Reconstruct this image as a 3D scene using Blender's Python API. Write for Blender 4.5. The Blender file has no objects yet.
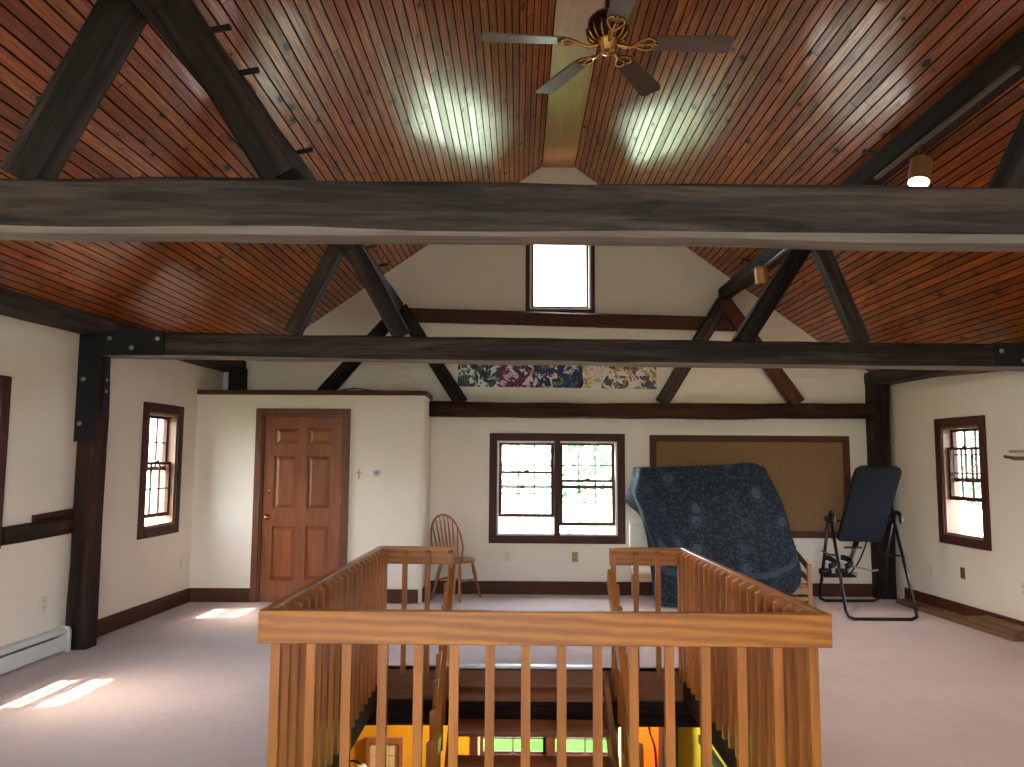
import bpy, bmesh, math, random
from math import sin, cos, pi, radians, atan2, sqrt
from mathutils import Vector, Matrix, noise

random.seed(7)
S = bpy.context.scene
COL = S.collection
V = Vector

# ------------------------------------------------------------------ helpers
def lin(c):
    c = c / 255.0
    return c / 12.92 if c <= 0.04045 else ((c + 0.055) / 1.055) ** 2.4

def rgb(r, g, b):
    return (lin(r), lin(g), lin(b), 1.0)

def link(o, parent=None):
    COL.objects.link(o)
    if parent is not None:
        o.parent = parent
    return o

def obj(name, bm, mat, parent=None, smooth=False, matrix=None):
    bmesh.ops.recalc_face_normals(bm, faces=bm.faces[:])
    me = bpy.data.meshes.new(name)
    bm.to_mesh(me)
    bm.free()
    if smooth:
        for p in me.polygons:
            p.use_smooth = True
    mats = mat if isinstance(mat, (list, tuple)) else [mat]
    for m in mats:
        me.materials.append(m)
    o = bpy.data.objects.new(name, me)
    if matrix is not None:
        o.matrix_basis = matrix
    return link(o, parent)

def tag(o, label, cat, group=None):
    o['label'] = label
    o['category'] = cat
    if group:
        o['group'] = group
    return o

def thing(name, label, cat, loc=(0, 0, 0), rotz=0.0, group=None):
    o = bpy.data.objects.new(name, None)
    o.empty_display_size = 0.1
    COL.objects.link(o)
    o.location = loc
    o.rotation_euler = (0, 0, rotz)
    return tag(o, label, cat, group)

def struct(name, bm, mat, parent=None, **k):
    o = obj(name, bm, mat, parent, **k)
    if parent is None:
        o['kind'] = 'structure'
    return o

def box(bm, x0, x1, y0, y1, z0, z1, bev=0.0):
    vs = [bm.verts.new((x, y, z)) for x in (x0, x1) for y in (y0, y1) for z in (z0, z1)]
    idx = [(0, 1, 3, 2), (4, 6, 7, 5), (0, 4, 5, 1), (2, 3, 7, 6), (0, 2, 6, 4), (1, 5, 7, 3)]
    fs = [bm.faces.new([vs[i] for i in f]) for f in idx]
    if bev > 0:
        es = list({e for f in fs for e in f.edges})
        bmesh.ops.bevel(bm, geom=es, offset=bev, segments=1, affect='EDGES', profile=0.5)
    return bm

def bx(x0, x1, y0, y1, z0, z1, bev=0.0):
    return box(bmesh.new(), x0, x1, y0, y1, z0, z1, bev)

def prism(bm, pts, axis, a, b):
    """closed 2D polygon extruded along axis ('X','Y','Z') from a to b"""
    def mk(p, t):
        if axis == 'Y':
            return (p[0], t, p[1])
        if axis == 'X':
            return (t, p[0], p[1])
        return (p[0], p[1], t)
    A = [bm.verts.new(mk(p, a)) for p in pts]
    B = [bm.verts.new(mk(p, b)) for p in pts]
    n = len(pts)
    bm.faces.new(A)
    bm.faces.new(B[::-1])
    for i in range(n):
        bm.faces.new((A[i], B[i], B[(i + 1) % n], A[(i + 1) % n]))
    return bm

def frame_along(p0, p1, up=(0, 0, 1)):
    p0, p1 = V(p0), V(p1)
    x = (p1 - p0).normalized()
    u = V(up)
    y = u.cross(x)
    if y.length < 1e-5:
        y = V((0, 1, 0)).cross(x)
    y.normalize()
    z = x.cross(y)
    M = Matrix((x, y, z)).transposed().to_4x4()
    M.translation = p0
    return M, (p1 - p0).length

def plank(name, p0, p1, wy, hz, mat, parent=None, up=(0, 0, 1), bev=0.003):
    """board whose local x runs p0->p1; wy thickness across, hz along 'up'"""
    M, L = frame_along(p0, p1, up)
    return obj(name, bx(0, L, -wy / 2, wy / 2, -hz / 2, hz / 2, bev), mat, parent, matrix=M)

def timber(name, p0, p1, wy, hz, mat, parent=None, up=(0, 0, 1), rough=0.008, cham=0.02, seed=0, sag=0.0, under=None):
    """hand-hewn timber: chamfered section, wandering faces"""
    M, L = frame_along(p0, p1, up)
    bm = bmesh.new()
    n = max(4, int(L / 0.22))
    rings = []
    for i in range(n + 1):
        t = i / n
        x = L * t
        h, w = hz / 2, wy / 2
        c = cham
        sec = [(-w + c, -h), (w - c, -h), (w, -h + c), (w, h - c), (w - c, h), (-w + c, h), (-w, h - c), (-w, -h + c)]
        r = []
        for k, (a, b) in enumerate(sec):
            q = V((x * 1.7 + seed * 13.1, k // 2 * 3.7, seed))
            d1 = noise.noise(q) * rough
            d2 = noise.noise(q + V((5.2, 1.3, 9.1))) * rough
            r.append(bm.verts.new((x, a + d1, b + d2 - sag * 4 * t * (1 - t))))
        rings.append(r)
    for i in range(n):
        for k in range(8):
            f = bm.faces.new((rings[i][k], rings[i][(k + 1) % 8], rings[i + 1][(k + 1) % 8], rings[i + 1][k]))
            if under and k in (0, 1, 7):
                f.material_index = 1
    bm.faces.new(rings[0][::-1])
    bm.faces.new(rings[-1])
    return obj(name, bm, [mat, under] if under else mat, parent, matrix=M)

def catmull(pts, per=8, closed=False):
    pts = [V(p) for p in pts]
    n = len(pts)
    out = []
    segs = n if closed else n - 1
    for i in range(segs):
        if closed:
            a, b, c, d = pts[(i - 1) % n], pts[i], pts[(i + 1) % n], pts[(i + 2) % n]
        else:
            a, b, c, d = pts[max(i - 1, 0)], pts[i], pts[i + 1], pts[min(i + 2, n - 1)]
        for k in range(per):
            t = k / per
            out.append(0.5 * ((2 * b) + (c - a) * t + (2 * a - 5 * b + 4 * c - d) * t * t + (3 * b - a - 3 * c + d) * t ** 3))
    if not closed:
        out.append(pts[-1])
    return out

def tube(bm, pts, rad, seg=10, closed=False, flat=1.0):
    pts = [V(p) for p in pts]
    n = len(pts)
    rads = rad if isinstance(rad, (list, tuple)) else [rad] * n
    rings = []
    prev = None
    for i, p in enumerate(pts):
        if closed:
            t = pts[(i + 1) % n] - pts[(i - 1) % n]
        else:
            t = pts[min(i + 1, n - 1)] - pts[max(i - 1, 0)]
        t.normalize()
        if prev is None:
            u = t.orthogonal().normalized()
        else:
            u = prev - t * prev.dot(t)
            if u.length < 1e-6:
                u = t.orthogonal()
            u.normalize()
        prev = u
        w = t.cross(u)
        rings.append([bm.verts.new(p + (u * cos(2 * pi * k / seg) + w * sin(2 * pi * k / seg) * flat) * rads[i]) for k in range(seg)])
    for i in range(n if closed else n - 1):
        a, b = rings[i], rings[(i + 1) % n]
        for k in range(seg):
            bm.faces.new((a[k], a[(k + 1) % seg], b[(k + 1) % seg], b[k]))
    if not closed:
        bm.faces.new(rings[0][::-1])
        bm.faces.new(rings[-1])
    return bm

def tb(pts, rad, seg=10, closed=False):
    return tube(bmesh.new(), pts, rad, seg, closed)

def lathe(bm, prof, seg=24, M=None):
    """prof list of (r, z) revolved about z"""
    M = M or Matrix.Identity(4)
    rings = []
    for r, z in prof:
        rings.append([bm.verts.new(M @ V((max(r, 1e-4) * cos(2 * pi * k / seg), max(r, 1e-4) * sin(2 * pi * k / seg), z))) for k in range(seg)])
    for i in range(len(rings) - 1):
        for k in range(seg):
            bm.faces.new((rings[i][k], rings[i][(k + 1) % seg], rings[i + 1][(k + 1) % seg], rings[i + 1][k]))
    bm.faces.new(rings[0][::-1])
    bm.faces.new(rings[-1])
    return bm

# ------------------------------------------------------------------ materials
def new_mat(name):
    m = bpy.data.materials.new(name)
    m.use_nodes = True
    nt = m.node_tree
    nt.nodes.clear()
    out = nt.nodes.new('ShaderNodeOutputMaterial')
    b = nt.nodes.new('ShaderNodeBsdfPrincipled')
    nt.links.new(b.outputs[0], out.inputs[0])
    return m, nt, b, out

class N:
    """tiny node wiring helper"""
    def __init__(s, nt):
        s.nt = nt
    def node(s, typ, **k):
        n = s.nt.nodes.new(typ)
        for a, v in k.items():
            setattr(n, a, v)
        return n
    def set(s, sock, v):
        if hasattr(v, 'is_output'):
            s.nt.links.new(v, sock)
        else:
            sock.default_value = v
    def math(s, op, a, b=None, c=None):
        n = s.node('ShaderNodeMath', operation=op)
        s.set(n.inputs[0], a)
        if b is not None:
            s.set(n.inputs[1], b)
        if c is not None:
            s.set(n.inputs[2], c)
        return n.outputs[0]
    def comb(s, x, y, z):
        n = s.node('ShaderNodeCombineXYZ')
        for i, v in enumerate((x, y, z)):
            s.set(n.inputs[i], v)
        return n.outputs[0]
    def sep(s, v):
        n = s.node('ShaderNodeSeparateXYZ')
        s.set(n.inputs[0], v)
        return n.outputs
    def mix(s, f, a, b, mode='MIX'):
        n = s.node('ShaderNodeMix', data_type='RGBA', blend_type=mode)
        s.set(n.inputs[0], f)
        s.set(n.inputs[6], a)
        s.set(n.inputs[7], b)
        return n.outputs[2]
    def noise(s, vec, scale, detail=4, rough=0.55, dist=0.0):
        n = s.node('ShaderNodeTexNoise')
        s.set(n.inputs['Vector'], vec)
        n.inputs['Scale'].default_value = scale
        n.inputs['Detail'].default_value = detail
        n.inputs['Roughness'].default_value = rough
        n.inputs['Distortion'].default_value = dist
        return n.outputs
    def ramp(s, f, stops, interp='LINEAR'):
        n = s.node('ShaderNodeValToRGB')
        n.color_ramp.interpolation = interp
        e = n.color_ramp.elements
        while len(e) < len(stops):
            e.new(0.5)
        for el, (p, c) in zip(e, stops):
            el.position = p
            el.color = c
        s.set(n.inputs[0], f)
        return n.outputs[0]
    def bump(s, h, strength, dist=0.01):
        n = s.node('ShaderNodeBump')
        n.inputs['Strength'].default_value = strength
        n.inputs['Distance'].default_value = dist
        s.set(n.inputs['Height'], h)
        return n.outputs[0]

def plain(name, col, rough=0.5, metal=0.0, vary=0.06, scale=9.0, coat=0.0, bump=0.0):
    m, nt, b, _ = new_mat(name)
    n = N(nt)
    tc = n.node('ShaderNodeTexCoord')
    f = n.noise(tc.outputs['Object'], scale, 4)[0]
    lo = tuple(max(0, c * (1 - vary)) for c in col[:3]) + (1,)
    hi = tuple(min(1, c * (1 + vary)) for c in col[:3]) + (1,)
    n.set(b.inputs['Base Color'], n.ramp(f, [(0.3, lo), (0.7, hi)]))
    b.inputs['Roughness'].default_value = rough
    b.inputs['Metallic'].default_value = metal
    b.inputs['Coat Weight'].default_value = coat
    if bump:
        n.set(b.inputs['Normal'], n.bump(n.noise(tc.outputs['Object'], scale * 12, 3)[0], bump, 0.004))
    return m

def wood(name, base, dark, axis='X', rough=0.45, coat=0.0, fine=1.0, cathedral=0.0, bump=0.15, contrast=1.0, wear=None, spec=0.5):
    m, nt, b, _ = new_mat(name)
    n = N(nt)
    tc = n.node('ShaderNodeTexCoord')
    oi = n.node('ShaderNodeObjectInfo')
    mp = n.node('ShaderNodeMapping')
    sc = {'X': (0.07, 1, 1), 'Y': (1, 0.07, 1), 'Z': (1, 1, 0.07)}[axis]
    mp.inputs['Scale'].default_value = sc
    off = n.comb(n.math('MULTIPLY', oi.outputs['Random'], 13.0), n.math('MULTIPLY', oi.outputs['Random'], 29.0), n.math('MULTIPLY', oi.outputs['Random'], 7.0))
    va = n.node('ShaderNodeVectorMath', operation='ADD')
    n.set(va.inputs[0], tc.outputs['Object'])
    n.set(va.inputs[1], off)
    n.set(mp.inputs[0], va.outputs[0])
    g = n.noise(mp.outputs[0], 34 * fine, 6, 0.6, 0.6)[0]
    big = n.noise(mp.outputs[0], 7 * fine, 3, 0.5, 0.8)[0]
    f = n.math('ADD', n.math('MULTIPLY', g, 0.6), n.math('MULTIPLY', big, 0.4))
    if cathedral:
        mp2 = n.node('ShaderNodeMapping')
        sc2 = {'X': (0.13, 1, 1), 'Y': (1, 0.13, 1), 'Z': (1, 1, 0.13)}[axis]
        mp2.inputs['Scale'].default_value = sc2
        n.set(mp2.inputs[0], va.outputs[0])
        w = n.node('ShaderNodeTexWave', wave_type='RINGS', rings_direction='SPHERICAL', wave_profile='SIN')
        w.inputs['Scale'].default_value = 30
        w.inputs['Distortion'].default_value = 2.5
        w.inputs['Detail'].default_value = 2
        w.inputs['Detail Scale'].default_value = 1.2
        n.set(w.inputs['Vector'], mp2.outputs[0])
        f = n.math('ADD', n.math('MULTIPLY', f, 1 - cathedral), n.math('MULTIPLY', w.outputs['Fac'], cathedral))
    d = 0.25 / contrast
    c = n.ramp(f, [(0.5 - d, dark), (0.5 + d, base)])
    if contrast > 1.3:
        bl = n.noise(mp.outputs[0], 3.2, 5, 0.7, 1.0)[0]
        c = n.mix(n.ramp(bl, [(0.40, (0.75, 0.75, 0.75, 1)), (0.56, (0, 0, 0, 1))]), c, dark)
    tint = n.math('ADD', 0.86, n.math('MULTIPLY', oi.outputs['Random'], 0.24))
    hs = n.node('ShaderNodeHueSaturation')
    n.set(hs.inputs['Value'], tint)
    n.set(hs.inputs['Color'], c)
    c = hs.outputs[0]
    if wear:
        wf = n.noise(mp.outputs[0], 9, 6, 0.7, 0.6)[0]
        c = n.mix(n.ramp(wf, [(0.52, (0, 0, 0, 1)), (0.72, (0.75, 0.75, 0.75, 1))]), c, wear)
    n.set(b.inputs['Base Color'], c)
    b.inputs['Roughness'].default_value = rough
    b.inputs['Specular IOR Level'].default_value = spec
    b.inputs['Coat Weight'].default_value = coat
    b.inputs['Coat Roughness'].default_value = 0.15
    if bump:
        n.set(b.inputs['Normal'], n.bump(f, bump, 0.006))
    return m

def ceiling_mat():
    m, nt, b, _ = new_mat('varnished_pine_boards')
    n = N(nt)
    uv = n.node('ShaderNodeUVMap')
    s = n.sep(uv.outputs[0])
    u, v = s[0], s[1]
    W = 0.070
    bi = n.math('FLOOR', n.math('DIVIDE', v, W))
    fr = n.math('FRACT', n.math('DIVIDE', v, W))
    wn = n.node('ShaderNodeTexWhiteNoise', noise_dimensions='1D')
    n.set(wn.inputs['W'], bi)
    r1 = wn.outputs['Value']
    ush = n.math('ADD', u, n.math('MULTIPLY', r1, 37.0))
    seg = n.math('DIVIDE', ush, 3.1)
    si = n.math('FLOOR', seg)
    sf = n.math('FRACT', seg)
    wn2 = n.node('ShaderNodeTexWhiteNoise', noise_dimensions='2D')
    n.set(wn2.inputs['Vector'], n.comb(bi, si, 0.0))
    r2 = wn2.outputs['Value']
    gv = n.comb(n.math('MULTIPLY', ush, 0.9), n.math('MULTIPLY', v, 22.0), n.math('MULTIPLY', si, 3.3))
    g = n.noise(gv, 3.0, 6, 0.6, 0.9)[0]
    col = n.ramp(g, [(0.30, rgb(100, 48, 12)), (0.5, rgb(160, 84, 24)), (0.72, rgb(194, 116, 42))])
    hs = n.node('ShaderNodeHueSaturation')
    n.set(hs.inputs['Value'], n.math('ADD', 0.58, n.math('MULTIPLY', r2, 0.58)))
    n.set(hs.inputs['Hue'], n.math('ADD', 0.49, n.math('MULTIPLY', r1, 0.018)))
    n.set(hs.inputs['Color'], col)
    col = hs.outputs[0]
    # knots
    vo = n.node('ShaderNodeTexVoronoi', voronoi_dimensions='2D')
    n.set(vo.inputs['Vector'], n.comb(n.math('MULTIPLY', ush, 2.4), n.math('MULTIPLY', v, 5.2), 0.0))
    vo.inputs['Scale'].default_value = 1.0
    cs = n.sep(vo.outputs['Color'])
    dd = n.math('ADD', vo.outputs['Distance'], n.math('MULTIPLY', n.noise(gv, 9.0, 2)[0], 0.05))
    size = n.math('MULTIPLY', cs[1], 0.11)
    big = n.math('GREATER_THAN', cs[0], 0.35)
    kn = n.math('MULTIPLY', n.math('LESS_THAN', dd, n.math('ADD', size, 0.03)), big)
    halo = n.math('MULTIPLY', n.math('LESS_THAN', dd, n.math('ADD', size, 0.12)), big)
    col = n.mix(n.math('MULTIPLY', halo, 0.35), col, rgb(92, 44, 20))
    col = n.mix(n.math('MULTIPLY', kn, 0.95), col, rgb(40, 18, 10))
    # joints between boards
    e = n.math('MINIMUM', fr, n.math('SUBTRACT', 1.0, fr))
    gr = n.math('LESS_THAN', e, 0.075)
    ej = n.math('LESS_THAN', sf, 0.0016)
    gap = n.math('MAXIMUM', gr, ej)
    col = n.mix(n.math('MULTIPLY', gap, 0.92), col, rgb(34, 16, 8))
    n.set(b.inputs['Base Color'], col)
    b.inputs['Roughness'].default_value = 0.36
    n.set(b.inputs['Coat Weight'], n.math('MULTIPLY', n.math('SUBTRACT', 1.0, gap), n.math('ADD', 0.5, n.math('MULTIPLY', r2, 0.5))))
    n.set(b.inputs['Specular IOR Level'], n.math('SUBTRACT', 0.25, n.math('MULTIPLY', gap, 0.25)))
    n.set(b.inputs['Coat Roughness'], n.math('ADD', 0.12, n.math('MULTIPLY', r1, 0.14)))
    hgt = n.math('ADD', n.math('MINIMUM', n.math('MULTIPLY', e, 9.0), 1.0), n.math('MULTIPLY', g, 0.1))
    n.set(b.inputs['Normal'], n.bump(hgt, 0.35, 0.003))
    n.set(b.inputs['Coat Normal'], n.bump(hgt, 0.2, 0.002))
    return m

def carpet_mat():
    m, nt, b, _ = new_mat('dusty_pink_carpet')
    n = N(nt)
    tc = n.node('ShaderNodeTexCoord')
    P = tc.outputs['Object']
    a = n.noise(P, 1.1, 4, 0.6)[0]
    f = n.noise(P, 180, 3, 0.7)[0]
    mid = n.noise(P, 14, 4, 0.6)[0]
    t = n.math('ADD', n.math('ADD', n.math('MULTIPLY', a, 0.45), n.math('MULTIPLY', f, 0.3)), n.math('MULTIPLY', mid, 0.25))
    n.set(b.inputs['Base Color'], n.ramp(t, [(0.3, rgb(176, 148, 142)), (0.7, rgb(206, 180, 172))]))
    b.inputs['Roughness'].default_value = 0.95
    b.inputs['Sheen Weight'].default_value = 0.25
    n.set(b.inputs['Normal'], n.bump(f, 0.5, 0.006))
    return m

def glass_mat():
    m, nt, b, out = new_mat('window_glass')
    nt.nodes.remove(b)
    n = N(nt)
    tr = n.node('ShaderNodeBsdfTransparent')
    tr.inputs[0].default_value = (0.95, 0.985, 0.97, 1)
    gl = n.node('ShaderNodeBsdfGlossy')
    gl.inputs['Roughness'].default_value = 0.02
    mx = n.node('ShaderNodeMixShader')
    mx.inputs[0].default_value = 0.05
    nt.links.new(tr.outputs[0], mx.inputs[1])
    nt.links.new(gl.outputs[0], mx.inputs[2])
    nt.links.new(mx.outputs[0], out.inputs[0])
    return m

def emit_mat(name, col, s):
    m, nt, b, out = new_mat(name)
    b.inputs['Base Color'].default_value = col
    b.inputs['Emission Color'].default_value = col
    b.inputs['Emission Strength'].default_value = s
    return m

def blanket_mat():
    m, nt, b, _ = new_mat('navy_patterned_throw')
    n = N(nt)
    uv = n.node('ShaderNodeUVMap')
    P = uv.outputs[0]
    s = n.sep(P)
    def vor(scale, off, feat='F1'):
        mp = n.node('ShaderNodeMapping')
        mp.inputs['Location'].default_value = off
        n.set(mp.inputs[0], P)
        vo = n.node('ShaderNodeTexVoronoi', voronoi_dimensions='2D', feature=feat)
        vo.inputs['Scale'].default_value = scale
        vo.inputs['Randomness'].default_value = 0.9
        n.set(vo.inputs['Vector'], mp.outputs[0])
        return vo
    navy, slate, pale = rgb(24, 36, 50), rgb(43, 58, 74), rgb(60, 77, 93)
    col = n.ramp(n.noise(P, 30, 4)[0], [(0.35, rgb(18, 27, 38)), (0.65, navy)])
    v1 = vor(15, (0.1, 0.3, 0))
    col = n.mix(n.math('LESS_THAN', v1.outputs['Distance'], 0.24), col, slate)
    v2 = vor(36, (3.3, 1.2, 0))
    c2 = n.sep(v2.outputs['Color'])
    col = n.mix(n.math('MULTIPLY', n.math('LESS_THAN', v2.outputs['Distance'], 0.26), n.math('GREATER_THAN', c2[0], 0.4)), col, slate)
    v3 = vor(4.2, (0.55, 0.2, 0))
    c3 = n.sep(v3.outputs['Color'])
    big = n.math('GREATER_THAN', c3[0], 0.68)
    d3 = v3.outputs['Distance']
    ring = n.math('MULTIPLY', n.math('LESS_THAN', n.math('ABSOLUTE', n.math('SUBTRACT', d3, 0.33)), 0.035), big)
    disc = n.math('MULTIPLY', n.math('LESS_THAN', d3, 0.24), big)
    clear = n.math('MULTIPLY', n.math('LESS_THAN', d3, 0.36), big)
    col = n.mix(clear, col, navy)
    col = n.mix(ring, col, slate)
    col = n.mix(disc, col, pale)
    # meandering vine line
    nz = n.noise(P, 2.2, 2)[0]
    vine = n.math('LESS_THAN', n.math('ABSOLUTE', n.math('SUBTRACT', nz, 0.56)), 0.012)
    col = n.mix(vine, col, slate)
    # border bands by the hem (uv.y is height above the hem, metres)
    band = n.math('LESS_THAN', n.math('ABSOLUTE', n.math('SUBTRACT', s[1], 0.36)), 0.03)
    col = n.mix(n.math('MULTIPLY', band, 0.7), col, pale)
    n.set(b.inputs['Base Color'], col)
    b.inputs['Roughness'].default_value = 0.9
    b.inputs['Sheen Weight'].default_value = 0.0
    n.set(b.inputs['Normal'], n.bump(n.noise(P, 220, 2)[0], 0.4, 0.004))
    return m

def art_mat():
    m, nt, b, _ = new_mat('abstract_paint_strokes')
    n = N(nt)
    tc = n.node('ShaderNodeTexCoord')
    P = tc.outputs['Object']
    s = n.sep(P)
    w = n.noise(P, 5.0, 3, 0.6, 1.5)[1]
    add = n.node('ShaderNodeVectorMath', operation='MULTIPLY_ADD')
    n.set(add.inputs[0], w)
    add.inputs[1].default_value = (0.30, 0.30, 0.30)
    n.set(add.inputs[2], P)
    v = n.node('ShaderNodeTexVoronoi')
    v.inputs['Scale'].default_value = 19
    n.set(v.inputs['Vector'], add.outputs[0])
    r = n.sep(v.outputs['Color'])[0]
    A = n.ramp(r, [(0, rgb(26, 40, 70)), (0.2, rgb(70, 88, 58)), (0.38, rgb(40, 74, 118)), (0.55, rgb(222, 224, 222)), (0.72, rgb(122, 128, 62)), (0.86, rgb(34, 40, 44))], 'CONSTANT')
    B = n.ramp(r, [(0, rgb(112, 44, 66)), (0.28, rgb(206, 168, 184)), (0.45, rgb(88, 34, 54)), (0.62, rgb(226, 206, 212)), (0.8, rgb(46, 52, 88))], 'CONSTANT')
    C = n.ramp(r, [(0, rgb(24, 44, 86)), (0.3, rgb(34, 62, 112)), (0.5, rgb(118, 132, 48)), (0.65, rgb(218, 200, 210)), (0.82, rgb(20, 30, 56))], 'CONSTANT')
    D = n.ramp(r, [(0, rgb(228, 214, 206)), (0.3, rgb(232, 206, 208)), (0.5, rgb(190, 182, 82)), (0.64, rgb(164, 70, 92)), (0.8, rgb(236, 226, 218))], 'CONSTANT')
    F = n.ramp(r, [(0, rgb(230, 222, 212)), (0.22, rgb(74, 84, 74)), (0.36, rgb(196, 158, 70)), (0.5, rgb(132, 66, 52)), (0.64, rgb(226, 222, 218)), (0.8, rgb(66, 78, 104)), (0.9, rgb(214, 190, 170))], 'CONSTANT')
    x = n.math('ADD', s[0], n.math('MULTIPLY', n.math('SUBTRACT', n.noise(P, 3.0, 2)[0], 0.5), 0.3))
    c = n.mix(n.math('GREATER_THAN', x, 0.52), A, B)
    c = n.mix(n.math('GREATER_THAN', x, 0.93), c, C)
    c = n.mix(n.math('GREATER_THAN', x, 1.5), c, D)
    c = n.mix(n.math('GREATER_THAN', x, 1.8), c, F)
    n.set(b.inputs['Base Color'], c)
    b.inputs['Roughness'].default_value = 0.6
    return m

def cork_mat():
    m, nt, b, _ = new_mat('brown_cork')
    n = N(nt)
    tc = n.node('ShaderNodeTexCoord')
    f = n.noise(tc.outputs['Object'], 90, 4, 0.7)[0]
    n.set(b.inputs['Base Color'], n.ramp(f, [(0.3, rgb(112, 82, 54)), (0.7, rgb(146, 112, 76))]))
    b.inputs['Roughness'].default_value = 0.9
    n.set(b.inputs['Normal'], n.bump(f, 0.3, 0.003))
    return m

def leaf_mat(name, a, c):
    m, nt, b, _ = new_mat(name)
    n = N(nt)
    tc = n.node('ShaderNodeTexCoord')
    n.set(b.inputs['Base Color'], n.ramp(n.noise(tc.outputs['Object'], 2.5, 4)[0], [(0.3, a), (0.7, c)]))
    b.inputs['Roughness'].default_value = 0.9
    b.inputs['Specular IOR Level'].default_value = 0.0
    return m

M_WALL = plain('cream_plaster', rgb(236, 225, 210), 0.9, vary=0.025, scale=1.6, bump=0.08)
M_CEIL = ceiling_mat()
M_RIDGE = wood('pale_ridge_pine', rgb(180, 128, 76), rgb(146, 96, 54), 'Y', 0.4, coat=0.3)
M_CARPET = carpet_mat()
M_DARK = wood('dark_hewn_timber', rgb(88, 72, 63), rgb(27, 22, 20), 'X', 0.75, contrast=1.9, bump=1.0, fine=0.8, wear=rgb(104, 88, 78), spec=0.25)
M_PALEUNDER = wood('pale_grey_timber_underside', rgb(156, 144, 132), rgb(100, 90, 80), 'X', 0.8, contrast=1.2, fine=0.8, bump=0.4, spec=0.2)  # paler grey wood for the tie beams' undersides and lower chamfers
M_DARKER = wood('blackened_timber', rgb(64, 48, 40), rgb(20, 15, 13), 'X', 0.75, spec=0.2, contrast=1.6, bump=0.5, fine=0.7)
M_POST = wood('reddish_dark_post', rgb(84, 52, 38), rgb(18, 13, 11), 'X', 0.7, contrast=1.8, spec=0.2, bump=0.5, fine=0.6)
M_TRIM = wood('brown_stained_trim', rgb(96, 54, 36), rgb(62, 32, 22), 'X', 0.6, spec=0.25)
M_TRIMZ = wood('brown_stained_trim_upright', rgb(96, 54, 36), rgb(62, 32, 22), 'Z', 0.6, spec=0.25)
M_SASH = wood('brown_window_sash', rgb(86, 48, 36), rgb(58, 30, 22), 'Z', 0.55, spec=0.25)
M_DOOR = wood('stained_pine_door', rgb(158, 86, 34), rgb(100, 46, 16), 'Z', 0.42, coat=0.2)
M_DOORC = wood('stained_pine_casing', rgb(126, 66, 30), rgb(80, 38, 18), 'Z', 0.45)
M_OAKX = wood('varnished_oak', rgb(194, 120, 40), rgb(138, 74, 20), 'X', 0.38, coat=0.35, cathedral=0.3, bump=0.03)
M_OAKZ = wood('varnished_oak_upright', rgb(192, 116, 38), rgb(130, 68, 18), 'Z', 0.4, coat=0.25, bump=0.06)
M_TREAD = wood('brown_stair_tread', rgb(164, 100, 56), rgb(104, 58, 30), 'X', 0.5)
M_CHAIR = wood('golden_oak_chair', rgb(176, 112, 62), rgb(124, 70, 36), 'Z', 0.4, coat=0.3)
M_PALEW = wood('pale_beech', rgb(206, 164, 118), rgb(174, 128, 84), 'X', 0.5)
M_GREYW = wood('grey_brown_slat', rgb(120, 98, 72), rgb(88, 68, 48), 'X', 0.6)
M_LUMBER = wood('weathered_plank', rgb(140, 104, 72), rgb(92, 64, 44), 'X', 0.75, bump=0.3)
M_FANBLADE = wood('walnut_fan_blade', rgb(104, 84, 66), rgb(70, 54, 42), 'X', 0.28, coat=0.6)
M_BRASS = plain('polished_brass', rgb(196, 150, 84), 0.22, 1.0)
M_BRONZE = plain('dark_bronze', rgb(64, 44, 32), 0.3, 0.8)
M_IRON = plain('black_iron_plate', rgb(12, 12, 14), 0.75, 0.0)
M_BOLT = plain('galvanised_bolt', rgb(150, 150, 148), 0.45, 0.6)
M_BLACKTUBE = plain('black_enamel_tube', rgb(14, 14, 16), 0.3, 0.2)
M_SILVER = plain('satin_aluminium', rgb(176, 178, 182), 0.3, 0.9)
M_TRACK = plain('dull_track_metal', rgb(104, 92, 78), 0.5, 0.4)
M_NAVYFAB = plain('navy_nylon', rgb(11, 23, 37), 0.9, bump=0.3, scale=14)
M_WHITE = plain('white_enamel', rgb(222, 220, 214), 0.4)
M_IVORY = plain('ivory_plastic', rgb(226, 214, 192), 0.45)
M_CREAMFAB = plain('cream_upholstery', rgb(232, 224, 206), 0.85, bump=0.3, scale=14)
M_OUTLETB = plain('aged_brass_plate', rgb(152, 124, 78), 0.4, 0.7)
M_LINER = plain('pale_jamb', rgb(222, 212, 202), 0.55)
M_JAMBW = wood('warm_wood_jamb', rgb(150, 112, 88), rgb(116, 80, 60), 'Z', 0.5)
M_GLASS = glass_mat()
M_BLANKET = blanket_mat()
M_ART = art_mat()
M_CORK = cork_mat()
M_LAMP = emit_mat('lit_bulb', (1.0, 0.72, 0.38, 1), 14.0)
M_YELLOW = plain('mustard_wall', rgb(226, 170, 34), 0.8)
M_ORANGE = plain('orange_wall', rgb(240, 100, 4), 0.75)
M_OLIVE = plain('olive_wall', rgb(196, 200, 70), 0.8)
M_BELOW = plain('brown_boards_below', rgb(120, 82, 54), 0.7)
M_GREEN = plain('green_painted_wood', rgb(92, 132, 84), 0.6)
M_TILE = plain('cream_tile', rgb(232, 214, 176), 0.35)
M_LAWN = leaf_mat('mown_lawn', rgb(32, 55, 20), rgb(46, 70, 32))
M_FIELD = leaf_mat('pale_dry_field', rgb(122, 133, 113), rgb(140, 150, 130))
M_LEAF = leaf_mat('tree_leaves', rgb(112, 132, 104), rgb(150, 166, 140))
M_BARK = wood('tree_bark', rgb(112, 92, 74), rgb(72, 58, 46), 'Z', 0.9)
M_DECKW = plain('white_painted_rail', rgb(238, 238, 234), 0.6)
M_DECK = wood('grey_deck_board', rgb(214, 210, 202), rgb(182, 178, 170), 'X', 0.8)

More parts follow.
